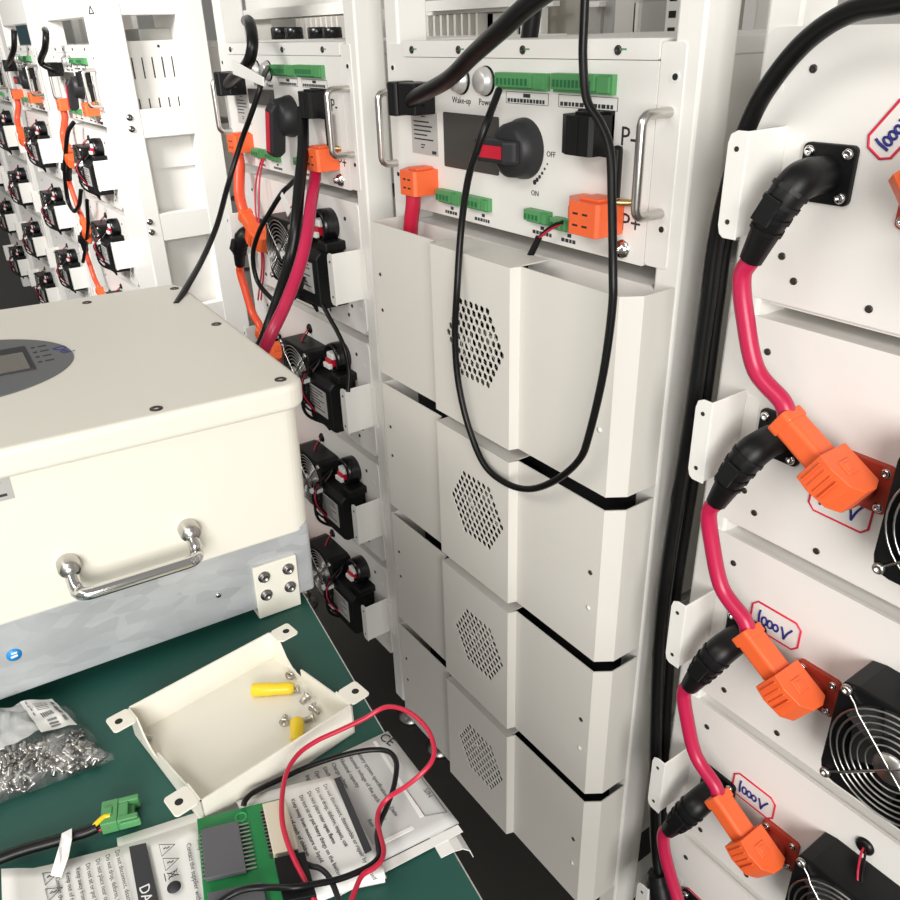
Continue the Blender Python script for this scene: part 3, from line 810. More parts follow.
# ---- cables of the second rack
pts = W([(303, 108, -.020), (303, 120, -.026), (303, 150, -.045), (299, 190, -.075), (296, 225, -.10), (290, 260, -.12), (278, 300, -.16), (262, 345, -.20), (240, 400, -.22)])
t = anchor('power_cable', 'thick black cable hanging from a black plug and passing behind the inverter corner', pts)
neg_body(t, DX)
MB().tube(spline(pts, 10), .0092, 14).build('cable_jacket', 'black_rubber', t, world=True)
pts = W([(316, 160, -.022), (315, 178, -.034), (311, 205, -.07), (307, 235, -.10), (299, 268, -.13), (285, 305, -.17), (266, 345, -.21), (245, 395, -.23)])
t = anchor('power_cable', 'magenta cable hanging from an orange plug beside the thick black cable', pts)
m = MB(); x0 = DX
m.prism([(a+x0, b) for a, b in [(.409, 0), (.409, -.036), (.406, -.040), (.368, -.040), (.348, -.022), (.348, 0)]], 'z', -.164, -.130)
m.box(x0+.372, x0+.400, -.030, -.004, -.130, -.127)
for zz in (-.154, -.142):
    for xx in (.377, .391): m.box(x0+xx-.004, x0+xx+.004, -.0406, -.039, zz-.0012, zz+.0012, 1)
m.build('orange_plug', ['orange_plastic', 'dark_gap'], t, bevel=.0014, world=True)
MB().tube(spline(pts, 10), .0095, 14).build('cable_jacket', 'pink_rubber', t, world=True)
pts = W([(268, 68, -.015), (264, 75, -.05), (261, 85, -.07), (252, 112, -.085), (240, 145, -.10), (228, 185, -.13), (217, 225, -.18), (203, 258, -.24), (188, 285, -.30), (176, 305, -.34)])
t = anchor('signal_cable', 'thin black cable with a white tag, running down towards the inverter lid', pts)
MB().tube(spline(pts, 8), .0046, 8).build('cable_jacket', 'black_rubber', t, world=True)
a, b = fy(232, 67, -.085), fy(263, 82, -.085); d = (b-a).normalized(); u = Vector((0, -1, 0)); v = d.cross(u)*.011
w2 = Vector((0, .003, 0))
MB().hexa([a-v, b-v*.6, b+v*.6, a+v], [p+w2 for p in (a-v, b-v*.6, b+v*.6, a+v)]).build('white_tag', 'tape', t, bevel=.001, world=True)
for lb, pl in (('thin red wire hanging under the turned-down handle, left one', [(262, 158, -.01), (257, 176, -.02), (255, 200, -.03), (258, 232, -.04), (262, 262, -.04), (258, 300, -.04)]),
               ('thin red wire hanging under the turned-down handle, right one', [(264, 158, -.01), (260, 176, -.02), (259, 200, -.03), (259, 232, -.04), (264, 262, -.04), (261, 300, -.04)])):
    cable('signal_wire', lb, W(pl), .0017, 'red_rubber', 'wire', 'thin red wires under the control box', 6, 6)
pts = W([(296, 178, -.02), (289, 186, -.05), (282, 193, -.07), (270, 212, -.085), (259, 232, -.095), (253, 255, -.10), (257, 280, -.10), (270, 297, -.10), (280, 303, -.10), (292, 299, -.095), (300, 290, -.08), (303, 278, -.06)])
t = anchor('signal_cable', 'thin black cable looping around the fan under the magenta cable, with white tag', pts)
MB().tube(spline(pts, 8), .0042, 8).build('cable_jacket', 'black_rubber', t, world=True)
a, b = fy(281, 194, -.075), fy(289, 214, -.075); d = (b-a).normalized(); u = Vector((0, -1, 0)); v = d.cross(u)*.009
MB().hexa([a-v*.5, b-v, b+v, a+v*.5], [p+Vector((0, .0016, 0)) for p in (a-v*.5, b-v, b+v, a+v*.5)]).build('white_tag', 'tape', t, world=True)
cable('signal_cable', 'thin black cable running down from the breaker box beside the white brackets', W([(319, 298, -.05), (328, 315, -.05), (338, 333, -.05), (345, 350, -.05), (349, 372, -.05), (348, 392, -.06)]), .0040, 'black_rubber', 'cable', None, 6, 8)
cable('signal_cable', 'thin black wire hanging from the distant orange plug left of the side-on rack', W([(74, 122, -.03), (68, 132, -.05), (66, 150, -.06), (65, 175, -.06), (68, 200, -.06), (74, 211, -.06), (79, 205, -.06), (81, 190, -.05)]), .007, 'black_rubber', 'cable', None, 6, 8)
cable('signal_cable', 'thin black wire hanging below the distant breaker box left of the side-on rack', W([(87, 200, -.06), (88, 225, -.06), (86, 245, -.06), (83, 262, -.07)]), .006, 'black_rubber', 'cable', None, 6, 8)
# ================================================================ WORK TABLE
TZ = -.550
A_, B_ = tz(302, 589, TZ), tz(484, 900, TZ)
ed = (B_-A_).normalized(); en = Vector((ed.y, -ed.x, 0))       # en points away from the rack row
if en.y > 0: en = -en
def TP(a, b, z=0.): return A_+ed*a+en*b+Vector((0, 0, z))
t = thing('work_table', 'work table under the cream inverter, dark green mat on top', 'table', TP(.2, .4, ZF-TZ))
a0, a1, b1 = -.46, .80, .82
lo = [TP(a0, 0, -.030), TP(a1, 0, -.030), TP(a1, b1, -.030), TP(a0, b1, -.030)]
MB().hexa(lo, [p+Vector((0, 0, .0285)) for p in lo]).build('table_top', 'white_plastic', t, world=True, bevel=.001)
for a, b in ((a0+.05, .06), (a1-.05, .06), (a1-.05, b1-.06), (a0+.05, b1-.06)):
    c = TP(a, b); c.z = 0
    MB().box(c.x-.02, c.x+.02, c.y-.02, c.y+.02, ZF, TZ-.030).build('leg', 'frame_paint', t, world=True, bevel=.002)
for b in (.06, b1-.06):
    q = [TP(a0+.07, b-.012, -.08), TP(a1-.07, b-.012, -.08), TP(a1-.07, b+.012, -.08), TP(a0+.07, b+.012, -.08)]
    MB().hexa(q, [p+Vector((0, 0, .05)) for p in q]).build('apron', 'frame_paint', t, world=True)
lo = [TP(a0, .002, -.0015), TP(a1, .002, -.0015), TP(a1, b1, -.0015), TP(a0, b1, -.0015)]
o = MB().hexa(lo, [p+Vector((0, 0, .0015)) for p in lo]).build('bench_mat', 'mat_green')
tag(o, 'dark green rubber mat covering the whole work table', 'mat')
# ================================================================ INVERTER
IX, IY, IZ = .293, -.345, TZ
inv = thing('inverter', 'large cream metal inverter lying on the work table, with a chrome handle', 'inverter', (IX, IY, IZ))
def iv(mb, name, m_, parent=None, **k): return mb.build(name, m_, parent or inv, world=True, **k)
YL = -.90
iv(MB().prism(rr(-.146, .288, YL+.02, -.341, .006), 'z', -.5375, -.450), 'galvanised_base', 'galvanised', bevel=.001)
iv(MB().prism(rr(-.154, .2890, YL+.012, -.337, .022, 8), 'z', -.456, -.298), 'body', 'inverter_paint', bevel=.0025)
LZ = -.281
iv(MB().prism(rr(-.163, .297, YL, -.330, .026, 8), 'z', -.309, LZ), 'lid', 'inverter_paint', bevel=.006, seg=4)
m = MB()
for sx_, sy_ in ((-.128, -.462), (-.132, -.345), (.060, -.348), (.276, -.352), (.281, -.478)):
    p = Vector((sx_, sy_, LZ-.0005))
    q = MB(); q.lathe(p, (0, 0, 1), [(.0062, 0), (.0060, .0014), (.0030, .0016), (.0026, .0002), (0, .0002)], 16)
    iv(q, 'lid_screw', 'screw_dark')
p0 = Vector((.070, -.632, LZ))
ov = MB(); ov.prism([(p0.x+.102*math.cos(2*PI*i/64), p0.y+.117*math.sin(2*PI*i/64)) for i in range(64)], 'z', LZ, LZ+.0012)
ov = iv(ov, 'display_oval', 'oval_grey')
a, b = tz(22, 352, LZ), tz(30, 375, LZ)
iv(MB().box(.022, .108, -.70, -.557, LZ+.001, LZ+.0022), 'screen_bezel', 'ink', ov)
iv(MB().box(.046, .104, -.695, -.562, LZ+.002, LZ+.003), 'screen', 'lcd', ov)
m = MB().text('Dei', .020, (.046, -.533, LZ+.0013), (0.94, .34, 0), (-.34, .94, 0), 0, .0002)
iv(m, 'logo', 'ink_blue', ov)
m = MB()
for i in range(4):
    x = .030+i*.018
    m.box(x, x+.004, -.552, -.548, LZ+.001, LZ+.0016); m.box(x, x+.003, -.545, -.536, LZ+.001, LZ+.0016)
iv(m, 'indicator_marks', 'ink', ov)
# handle
h1, h2 = fx(66, 571, .285), fx(187, 536, .289)
for h_ in (h1, h2): h_.x = .289
hz = (h1.z+h2.z)/2; h1.z = h2.z = hz
hp = []
for hy, s_ in ((h1.y, 1), (h2.y, -1)):
    pass
d = .032; r = .012; sag = .018
path = [(.291, h1.y, h1.z), (.291+d-r, h1.y, hz-sag*.6)]
for k in range(1, 6): path.append((.291+d-r+r*math.sin(k*PI/10), h1.y+r-r*math.cos(k*PI/10), hz-sag))
for k in range(0, 6): path.append((.291+d-r+r*math.cos(k*PI/10), h2.y-r+r*math.sin(k*PI/10), hz-sag))
path += [(.291+d-r, h2.y, hz-sag*.6), (.291, h2.y, h2.z)]
hd = iv(MB().tube(path, .0064, 14), 'handle', 'chrome')
for h in (h1, h2):
    iv(MB().lathe((.2885, h.y, h.z), (1, 0, -.05), [(.0105, 0), (.0105, .011), (.009, .0125), (.009, .014), (.0075, .014), (.0065, .019), (0, .019)], 20), 'handle_mount', 'steel', hd)
# bracket foot
q = [(.2945, -.414, -.478), (.2945, -.362, -.478), (.2945, -.362, -.5385), (.2945, -.414, -.5385)]
m = MB().box(.288, .2925, -.412, -.362, -.5485, -.482).box(.270, .2925, -.412, -.362, -.5495, -.5465)
br = iv(m, 'foot_bracket', 'tray_paint', bevel=.001)
for y in (-.401, -.373):
    for z in (-.496, -.520):
        m = MB().lathe((.2925, y, z), (1, 0, 0), [(.0068, 0), (.0068, .0014), (.0048, .0016), (.0048, .005), (.0036, .0055), (.0026, .0035), (0, .0035)], 14)
        iv(m, 'bolt', 'steel_dark', br)
iv(MB().box(.262, .288, YL+.05, YL+.10, -.5495, -.5365), 'rear_foot', 'tray_paint')
iv(MB().box(-.14, -.10, -.45, -.40, -.5495, -.5365), 'rear_foot', 'tray_paint')
iv(MB().box(-.14, -.10, YL+.05, YL+.10, -.5495, -.5365), 'rear_foot', 'tray_paint')
c = fx(17, 671, .289)
iv(MB().lathe((.2878, c.y, c.z), (1, 0, 0), [(.0068, 0), (.0068, .0006), (0, .0006)], 24), 'round_sticker', 'blue_sticker')
iv(MB().cyl((.2884, c.y-.003, c.z-.002), (.2888, c.y+.003, c.z-.001), .0012, n=8).cyl((.2884, c.y-.002, c.z+.002), (.2888, c.y+.003, c.z+.0022), .001, n=8), 'sticker_mark', 'white_plastic')
c = fx(6, 495, .294)
m = MB().box(.2888, .2894, c.y-.062, c.y+.001, c.z-.020, c.z+.018)
for i in range(5):
    m.box(.2894, .2897, c.y-.057, c.y+random.uniform(-.010, -.003), c.z-.016+i*.0065, c.z-.0135+i*.0065, 1)
iv(m, 'type_label', ['silver_label', 'ink'])
screw = MB().lathe((.2878, fx(220, 601, .29).y, fx(220, 601, .29).z), (1, 0, 0), [(.003, 0), (.003, .001), (0, .001)], 10)
iv(screw, 'rivet', 'steel')
inv.rotation_euler = (-.024, 0, -.050)
# ================================================================ TRAY
def table_frame(o_px, u_px, z=TZ):
    O = tz(*o_px, z); u = (tz(*u_px, z)-O); return O, u.normalized()
Lr, Tr, Rr_, Br = [tz(px, py, -.515) for px, py in ((121, 710), (266, 635), (356, 701), (207, 799))]
O = (Lr+Tr+Rr_+Br)/4; O.z = TZ
u = ((Tr-Lr)+(Rr_-Br)).normalized(); v = Vector((u.y, -u.x, 0))
if v.dot(Rr_-Tr) < 0: v = -v
hu, hv, H = ((Tr-Lr).length+(Rr_-Br).length)/4, ((Rr_-Tr).length+(Br-Lr).length)/4, .0345
tr = thing('sheet_metal_tray', 'shallow cream sheet metal tray with corner tabs, holding two yellow sleeves', 'tray', O+Vector((0, 0, .0006)))
tr.rotation_euler = (0, 0, math.atan2(v.y, v.x))
# local x = v (towards the camera side), local y = +-u
sy = 1 if Vector((-v.y, v.x, 0)).dot(u) > 0 else -1
th = .0016
def ly(y): return y*sy
def tb(x0, x1, y0, y1, z0, z1, mb): return mb.box(x0, x1, min(ly(y0), ly(y1)), max(ly(y0), ly(y1)), z0, z1)
tb(-hv, hv, -hu, hu, 0, th, MB()).build('tray_floor', 'tray_paint', tr)
tb(-hv, -hv+th, -hu, hu, 0, H, MB()).build('side_wall', 'tray_paint', tr)
tb(hv-th, hv, -hu, hu, 0, H, MB()).build('side_wall', 'tray_paint', tr)
for s_ in (-1, 1):
    W_ = 2*hv
    prof = [(0, 0), (0, H), (.13, H), (.16, .82*H), (.20, .55*H), (.26, .34*H), (.33, .26*H), (.38, .28*H), (.395, .34*H), (.395, .60*H), (.42, .62*H), (.83, .88*H), (.83, H), (1, H), (1, 0)]
    poly = [(-hv+a*W_, z) for a, z in prof]
    y = s_*hu
    MB().prism(poly, 'y', ly(y), ly(y-s_*th)).build('end_wall', 'tray_paint', tr)
    for x0, x1 in ((-hv, -hv+.022), (hv-.024, hv)):
        pl = rr(x0, x1, min(ly(y), ly(y+s_*.021)), max(ly(y), ly(y+s_*.021)), .0035)
        tbm = MB().prism(pl, 'z', H-th, H)
        cx, cy = (x0+x1)/2, ly(y+s_*.0125)
        tbm.lathe((cx, cy, H-.0004), (0, 0, 1), [(.0036, 0), (.0036, .0006), (0, .0006)], 14, 1)
        tbm.build('corner_tab', ['tray_paint', 'dark_gap'], tr, bevel=.0004)
# things in the tray
TF = TZ+.0006+th
def lying(px, py, z): return tz(px, py, z)
def sleeve(label, p0, p1, r):
    a, b = tz(*p0, TF+r), tz(*p1, TF+r); d = (b-a)
    m = MB().lathe(a, d, [(0, 0), (r*.9, 0), (r, .001), (r*1.0, d.length*.42), (r*.90, d.length*.52), (r*.92, d.length*.9), (r*.7, d.length), (0, d.length)], 24)
    o = m.build('terminal_sleeve', 'yellow_plastic'); tag(o, label, 'sleeve')
sleeve('longer yellow plastic sleeve lying in the middle of the tray', (252, 690), (294, 688), .0066)
sleeve('shorter yellow plastic sleeve upright in view, against the front wall of the tray', (297, 721), (297, 742), .0066)
def small_screw(px, py, ang, z, label=None, kind=0, sc=1.0, col=True):
    p = tz(px, py, z+.0042); d = Vector((math.cos(ang), math.sin(ang), -.18)).normalized()
    m = MB(); L = .009*sc; R = .0043*sc
    m.lathe(p, d, [(0, .0004), (R*.42, .0004), (R*.45, -.0002), (R*.9, 0), (R, .0006), (R*.5, .0028), (R*.48, .003), (R*.48, L), (0, L)], 14)
    for k in range(4): m.ring(p+d*(.0038+k*.0014), d, R*.48, .0005, 12, 4)
    o = m.build('countersunk_screw', 'steel')
    if label: tag(o, label, 'screw', 'loose screws in the tray')
    return o
for q in ((289, 676, 2.2, 'loose screw at the far end of the tray, above the longer yellow sleeve'), (299, 689, 4.2, 'loose screw touching the round end of the longer yellow sleeve'),
          (308, 695, 5.0, 'loose screw just right of the longer yellow sleeve, second from its end'), (312, 706, 0.2, 'loose screw between the two yellow sleeves, farther one'),
          (314, 717, 4.3, 'loose screw between the two yellow sleeves, nearer the front wall'), (284, 723, 2.6, 'loose screw with its head beside the shorter yellow sleeve')):
    small_screw(q[0], q[1], q[2], TF, q[3], sc=1.15)
small_screw(142, 737, 1.0, TF, 'single loose screw in the left corner of the tray, far from the others')
# ================================================================ BAG OF SCREWS
c = [tz(px, py, TZ) for px, py in ((-70, 832), (112, 762), (60, 706), (-80, 745))]
def bil(a, b):   # a along near edge, b away
    return (c[0]*(1-a)+c[1]*a)*(1-b)+(c[3]*(1-a)+c[2]*a)*b
bag = thing('screw_bag', 'clear plastic bag full of small screws, at the left of the mat', 'bag', bil(.5, .5))
rnd = random.Random(11)
NX, NY = 34, 22
def bag_h(a, b):
    e = max(0, min(1, a/.06, (1-a)/.10))*max(0, min(1, b/.05, (1-b)/.05)); e = e**.6
    return .004+e*(.017*(1-.55*b)*(1-.45*a)+.010*math.exp(-((a-.50)/.25)**2-((b-.72)/.22)**2)+.0022*math.sin(a*23+b*9)*b+.0016*math.sin(a*9-b*31)*(b+.2))
m = MB(); vs = []
for sgn in (1, 0):
    for j in range(NY+1):
        for i in range(NX+1):
            a, b = i/NX, j/NY
            q = bil(a, b)
            if j == NY: q = q+Vector((.004*math.sin(a*40), .006*math.sin(a*17), 0))
            if i == NX: q = q+Vector((.003*math.sin(b*21), .003*math.cos(b*17), 0))
            q.z = TZ+.0012+(bag_h(a, b)*1.12+.0035 if sgn else 0); vs.append(q)
fs = []; n = NX+1; half = n*(NY+1)
for j in range(NY):
    for i in range(NX):
        k = j*n+i; fs.append((k, k+1, k+n+1, k+n)); k += half; fs.append((k+n, k+n+1, k+1, k))
for i in range(NX):
    fs.append((i, half+i, half+i+1, i+1)); k = NY*n+i; fs.append((k, k+1, half+k+1, half+k))
for j in range(NY):
    k = j*n; fs.append((k, k+n, half+k+n, half+k)); k = j*n+NX; fs.append((k, half+k, half+k+n, k+n))
m.add(vs, fs, 0, True); m.build('film', 'plastic_film', bag, world=True)
m = MB(); vs = []; fs = []; NJ = 12
for j in range(NJ+1):
    for i in range(NX+1):
        a, b = i/NX*.93, .50+.47*j/NJ-.10*math.sin(i/NX*5)*(1-j/NJ)-.12*(i/NX)*(1-j/NJ)
        q = bil(a, b); q.z = TZ+.0012+bag_h(a, b)*1.12+.0042+.0012*math.sin(a*41+b*13)*math.sin(b*37)+.0012; vs.append(q)
for j in range(NJ):
    for i in range(NX):
        k = j*n+i; fs.append((k, k+1, k+n+1, k+n))
m.add(vs, fs, 0, True); m.build('folded_film', 'film_fold', bag, world=True)
m = MB()
for i in range(420):
    a = rnd.random()**.9; b = rnd.random()*.56*(1-.25*a)+.02
    if a > .95: continue
    p = bil(a, b); h = bag_h(a, b)
    p.z = TZ+.003+rnd.uniform(.15, .85)*max(h-.003, 0)
    d = Vector((rnd.uniform(-1, 1), rnd.uniform(-1, 1), rnd.uniform(-.6, .7))).normalized()
    R = .0034
    m.lathe(p, d, [(0, -.0002), (R*.45, -.0002), (R*.5, -.001), (R, 0), (R, .0010), (R*.55, .0024), (R*.5, .0085), (0, .0085)], 9, 0 if rnd.random() < .45 else 1)
o = m.build('screw_filling', ['steel', 'steel_dark'], bag, world=True); o['kind'] = 'stuff'
# barcode label on the bag
m = MB()
def bagp(a, b, dz=.0036):
    q = bil(a, b); q.z = TZ+.0012+bag_h(a, b)*1.12+.0035+dz; return q
A0, A1, B0, B1 = .735, .955, .42, .97
G = 8
grid = [[bagp(A0+(A1-A0)*i/G, B0+(B1-B0)*j/G) for i in range(G+1)] for j in range(G+1)]
m.add([p for r_ in grid for p in r_], [(j*(G+1)+i, j*(G+1)+i+1, (j+1)*(G+1)+i+1, (j+1)*(G+1)+i) for j in range(G) for i in range(G)], 0, True)
def strip_on(a0, a1, b0, b1):
    P = [bagp(A0+(A1-A0)*a, B0+(B1-B0)*b, .0046) for a, b in ((a0, b0), (a1, b0), (a1, b1), (a0, b1))]
    m.add(P, [(0, 1, 2, 3)], 1)
for k in range(9):
    b = .58+k*.030; strip_on(.28, .66, b, b+rnd.choice((.010, .018)))
for k in range(5): strip_on(.12+.0*k, .16, .50+k*.09, .56+k*.09)
for k in range(4): strip_on(.80, .90, .18+k*.17, .30+k*.17)
for k in range(6): strip_on(.30+.06*k, .34+.06*k, .36, .52)
for k in range(3): strip_on(.35, .62, .10+k*.07, .14+k*.07)
m.build('barcode_label', ['paper', 'ink_grey'], bag, world=True)
# ================================================================ PRINTED SHEETS
def sheet(name, label, corners, z, zf, m_, nx=14, ny=10, th=.0007):
    C4 = [tz(px, py, z) for px, py in corners]
    def P(a, b):
        q = (C4[0]*(1-a)+C4[1]*a)*(1-b)+(C4[3]*(1-a)+C4[2]*a)*b; dz = zf(a, b)
        return q+(dz if isinstance(dz, Vector) else Vector((0, 0, dz)))
    vs = [P(i/nx, j/ny) for j in range(ny+1) for i in range(nx+1)]
    vs2 = [p+Vector((0, 0, th)) for p in vs]; n = nx+1; hf = len(vs); fs = []
    for j in range(ny):
        for i in range(nx):
            k = j*n+i; fs += [(k+n, k+n+1, k+1, k), (hf+k, hf+k+1, hf+k+n+1, hf+k+n)]
    for i in range(nx):
        fs.append((i, i+1, hf+i+1, hf+i)); k = ny*n+i; fs.append((k+1, k, hf+k, hf+k+1))
    for j in range(ny):
        k = j*n; fs.append((k+n, k, hf+k, hf+k+n)); k = j*n+nx; fs.append((k, k+n, hf+k+n, hf+k))
    m = MB(); m.add(vs+vs2, fs, 0, True)
    o = thing(name, label, 'sheet', (C4[0]+C4[1]+C4[2]+C4[3])/4)
    m.build('paper', m_, o, world=True)
    return o
def frame(px0, px1, z):      # text frame: origin at px0, running direction towards px1
    O = tz(*px0, z); uu = (tz(*px1, z)-O); L = uu.length; uu.normalize(); return O, uu, Vector((-uu.y, uu.x, 0)), L
def lines(o, f, L, size, step, z, m_='ink', name='printed_text', start=0.):
    O, uu, vv, _ = f; m = MB()
    for i, s in enumerate(L): m.text(s, size, O-vv*(step*i)+Vector((0, 0, z)), uu, vv, 0, .0001)
    return m.build(name, m_, o, world=True)
def quad(o, name, pts, z, m_, h=.0004):
    P = [tz(px, py, z) for px, py in pts]
    if (P[1]-P[0]).cross(P[2]-P[1]).z < 0: P = P[::-1]
    return MB().hexa(P, [p+Vector((0, 0, h)) for p in P]).build(name, m_, o, world=True)
Zs = TZ+.0008
# grey sheet under the wires, its end bending over the table edge
def zc(a, b):
    e = max(0, a-.93)/.07
    return .0006+.004*max(0, .1-a)+(-.006*e*e if e else 0)
C_ = sheet('label_sheet', 'grey printed sheet with CE mark, reaching the table edge under the wires', [(243, 800), (388, 732), (459, 824), (330, 888)], Zs, lambda a, b: .0006, 'paper_grey')
zt = Zs+.0016
quad(C_, 'white_margin', [(330, 889), (458, 825), (463, 832), (336, 898)], zt-.0003, 'paper')
quad(C_, 'white_stripe', [(373, 742), (376, 741), (424, 816), (420, 818)], zt-.0003, 'paper')
quad(C_, 'white_stripe', [(330, 866), (412, 826), (414, 829), (332, 870)], zt-.0003, 'paper')
be = MB().prism([(0, 0), (.012, .0002), (.020, -.002), (.026, -.008), (.029, -.018), (.0282, -.018), (.0252, -.0085), (.0195, -.0028), (.012, -.0006), (0, -.0008)], 'y', -.020, .016).build('bent_edge', 'paper', C_)
be.location = tz(430, 838, Zs+.0010)-C_.location
be.rotation_euler = (0, 0, math.atan2((-en).y, (-en).x))
rows = ['Battery system specification', 'Nominal voltage of the pack', 'Nominal capacity', 'Charge voltage', 'Discharge cut-off', 'Operating temperature', 'Ingress protection']
f = frame((356, 752), (385, 797), zt); lines(C_, (f[0], f[1], f[2], 0), rows[:7], .0052, .0082, 0, 'ink_grey')
f = frame((378, 738), (393, 748), zt); lines(C_, f, ['CE'], .013, .01, 0, 'ink', 'ce_mark')
f = frame((423, 790), (431, 801), zt); lines(C_, f, ['S/N'], .0065, .01, 0, 'ink_grey', 'serial_mark')
m = MB()
fr = [tz(px, py, zt) for px, py in ((404, 786), (421, 777), (447, 812), (425, 816))]
m.tube(fr, .0004, 5, 0, True); m.build('printed_frame', 'ink_grey', C_, world=True)
f = frame((389, 808), (402, 826), zt); lines(C_, f, ['Date', 'P/N', 'Rev'], .0052, .0105, 0, 'ink_grey')
# long front sheet
A2 = sheet('label_sheet', 'blank white sheet edge peeking out from under the front printed sheet', [(117, 839), (204, 811), (235, 930), (130, 960)], Zs, lambda a, b: .0004, 'paper')
A1 = sheet('label_sheet', 'long white warning sheet with DANGER stripe along the bottom edge', [(6, 880), (200, 823), (240, 955), (10, 1000)], Zs+.0012, lambda a, b: .0008+.012*math.exp(-((a-.0)/.10)**2)+.0012*math.sin(a*7), 'paper')
zt = Zs+.0052
WARN = ['Do not disconnect, disassemble or repair by yourself', 'Do not drop, deform, impact, cut', 'Do not place near open flame', 'Do not sit or put heavy things on the battery', 'Keep away from moisture or liquid', 'Keep out of reach of children', 'Contact the supplier within 24 hours']
f = frame((115, 851), (128, 905), zt); lines(A1, f, WARN, .0048, .0074, 0)
for pts in ([(129, 847), (146, 843), (163, 920), (143, 926)], [(14, 880), (26, 876), (34, 930), (18, 936)]): quad(A1, 'black_stripe', pts, zt-.0006, 'ink')
f = frame((139, 887), (147, 925), zt); lines(A1, f, ['DANGER'], .011, .01, 0, 'paper', 'danger_text')
f = frame((197, 840), (210, 905), zt); lines(A1, f, ['Keep out of reach of children or animals', 'Contact the supplier within 24 hours'], .0052, .0085, 0)
def icon_tri(o, px, py, s, z):
    O, uu, vv, _ = frame((px, py), (px+4, py+16), z); m = MB()
    P = [O+vv*s*.62, O-vv*s*.4-uu*s*.55, O-vv*s*.4+uu*s*.55]
    m.tube(P, .0004, 5, 0, True); m.tube([O+vv*s*.25, O+uu*s*.06+vv*.02*s, O-uu*s*.05, O-vv*s*.2], .0005, 5)
    m.build('warning_icon', 'ink', o, world=True)
for px, py in ((50, 876), (53, 892), (166, 848), (170, 862)): icon_tri(A1, px, py, .011, zt)
O, uu, vv, _ = frame((173, 874), (177, 890), zt)
m = MB(); m.tube([O-uu*.003-vv*.004, O+uu*.003+vv*.004], .0004, 5).tube([O-uu*.003+vv*.004, O+uu*.003-vv*.004], .0004, 5)
m.tube([O-uu*.0022+vv*.003, O-uu*.0016-vv*.003, O+uu*.0016-vv*.003, O+uu*.0022+vv*.003], .0004, 5, 0, True).tube([O-uu*.0035-vv*.006, O+uu*.0035-vv*.006], .0004, 5)
m.build('bin_icon', 'ink', A1, world=True)
O = tz(174, 887, zt); MB().lathe(O-Vector((0, 0, .0003)), (0, 0, 1), [(.0052, 0), (.0052, .0005), (0, .0005)], 20).build('round_icon', 'ink', A1, world=True)
# curled sheet
zB = TZ+.012
def zb(a, b):
    e = max(0, b-.80)/.2
    return .002*math.sin(a*PI)+.003*math.sin(b*2.2)-.010*e*e
B1_ = sheet('label_sheet', 'curled white warning sheet with black stripe, right of the circuit board', [(236, 802), (333, 776), (386, 872), (290, 908)], zB, zb, 'paper', 16, 16)
q = quad(B1_, 'black_stripe', [(334, 779), (340, 777), (372, 850), (365, 854)], zB+.0052, 'ink')
f = frame((323, 785), (351, 838), zB+.0058); lines(B1_, f, WARN, .0047, .0072, 0)
e0, e1 = tz(302, 892, TZ+.007), tz(384, 874, TZ+.007)
MB().tube([e0, (e0+e1)/2+Vector((0, 0, .0008)), e1], .006, 14, cap=False).build('rolled_end', 'paper', B1_, world=True)
# ================================================================ CIRCUIT BOARD
zP = TZ+.0165
pc = [tz(px, py, zP) for px, py in ((197, 820), (282, 799), (312, 915), (207, 935))]
pcb = thing('circuit_board', 'small green circuit board lying on the printed sheets', 'circuit board', (pc[0]+pc[2])/2-Vector((0, 0, .0095)))
MB().hexa([pc[3], pc[2], pc[1], pc[0]], [p+Vector((0, 0, .0016)) for p in (pc[3], pc[2], pc[1], pc[0])]).build('board', 'pcb', pcb, world=True, bevel=.0008)
def onb(a, b, dz=0.): return (pc[0]*(1-a)+pc[1]*a)*(1-b)+(pc[3]*(1-a)+pc[2]*a)*b+Vector((0, 0, .0016+dz))
def blk(a0, a1, b0, b1, h, name, m_, z0=0., bev=.0004):
    lo = [onb(a0, b1, z0), onb(a1, b1, z0), onb(a1, b0, z0), onb(a0, b0, z0)]
    return MB().hexa(lo, [p+Vector((0, 0, h)) for p in lo]).build(name, m_, pcb, world=True, bevel=bev)
blk(.04, .46, .155, .60, .0045, 'chip', 'chip', .0006)
m = MB()
for i in range(12):
    b = .17+i*.036
    lo = [onb(.46, b+.012, .0004), onb(.57, b+.012, .0004), onb(.57, b, .0004), onb(.46, b, .0004)]
    m.hexa(lo, [p+Vector((0, 0, .0016)) for p in lo])
m.build('chip_pins', 'steel', pcb, world=True)
m = MB()
for i in range(12):
    b = .17+i*.036
    lo = [onb(.015, b+.012, .0004), onb(.045, b+.012, .0004), onb(.045, b, .0004), onb(.015, b, .0004)]
    m.hexa(lo, [p+Vector((0, 0, .0016)) for p in lo])
m.build('chip_pins', 'steel', pcb, world=True)
cn = blk(.76, 1.03, .09, .55, .010, 'white_connector', 'beige_plastic', 0, .0008)
m = MB()
for i in range(13):
    b = .12+i*.032
    lo = [onb(.72, b+.012, .0004), onb(.77, b+.012, .0004), onb(.77, b, .0004), onb(.72, b, .0004)]
    m.hexa(lo, [p+Vector((0, 0, .006)) for p in lo])
m.build('connector_pins', 'steel_dark', pcb, world=True)
blk(.76, 1.08, .60, .95, .012, 'black_connector', 'black_plastic')
blk(.05, .60, .72, .95, .005, 'chip', 'chip')
O = onb(.50, .09); MB().ring(O, (0, 0, 1), .0042, .0011, 24, 6).build('mounting_ring', 'pcb_light', pcb, world=True)
m = MB(); lo = onb(.64, .30, .0002); du = (pc[3]-pc[0]).normalized(); dv = Vector((-du.y, du.x, 0))
m.text('E-FUSE', .0045, lo, du, dv, 0, .0001); m.build('board_print', 'pcb_light', pcb, world=True) if False else None
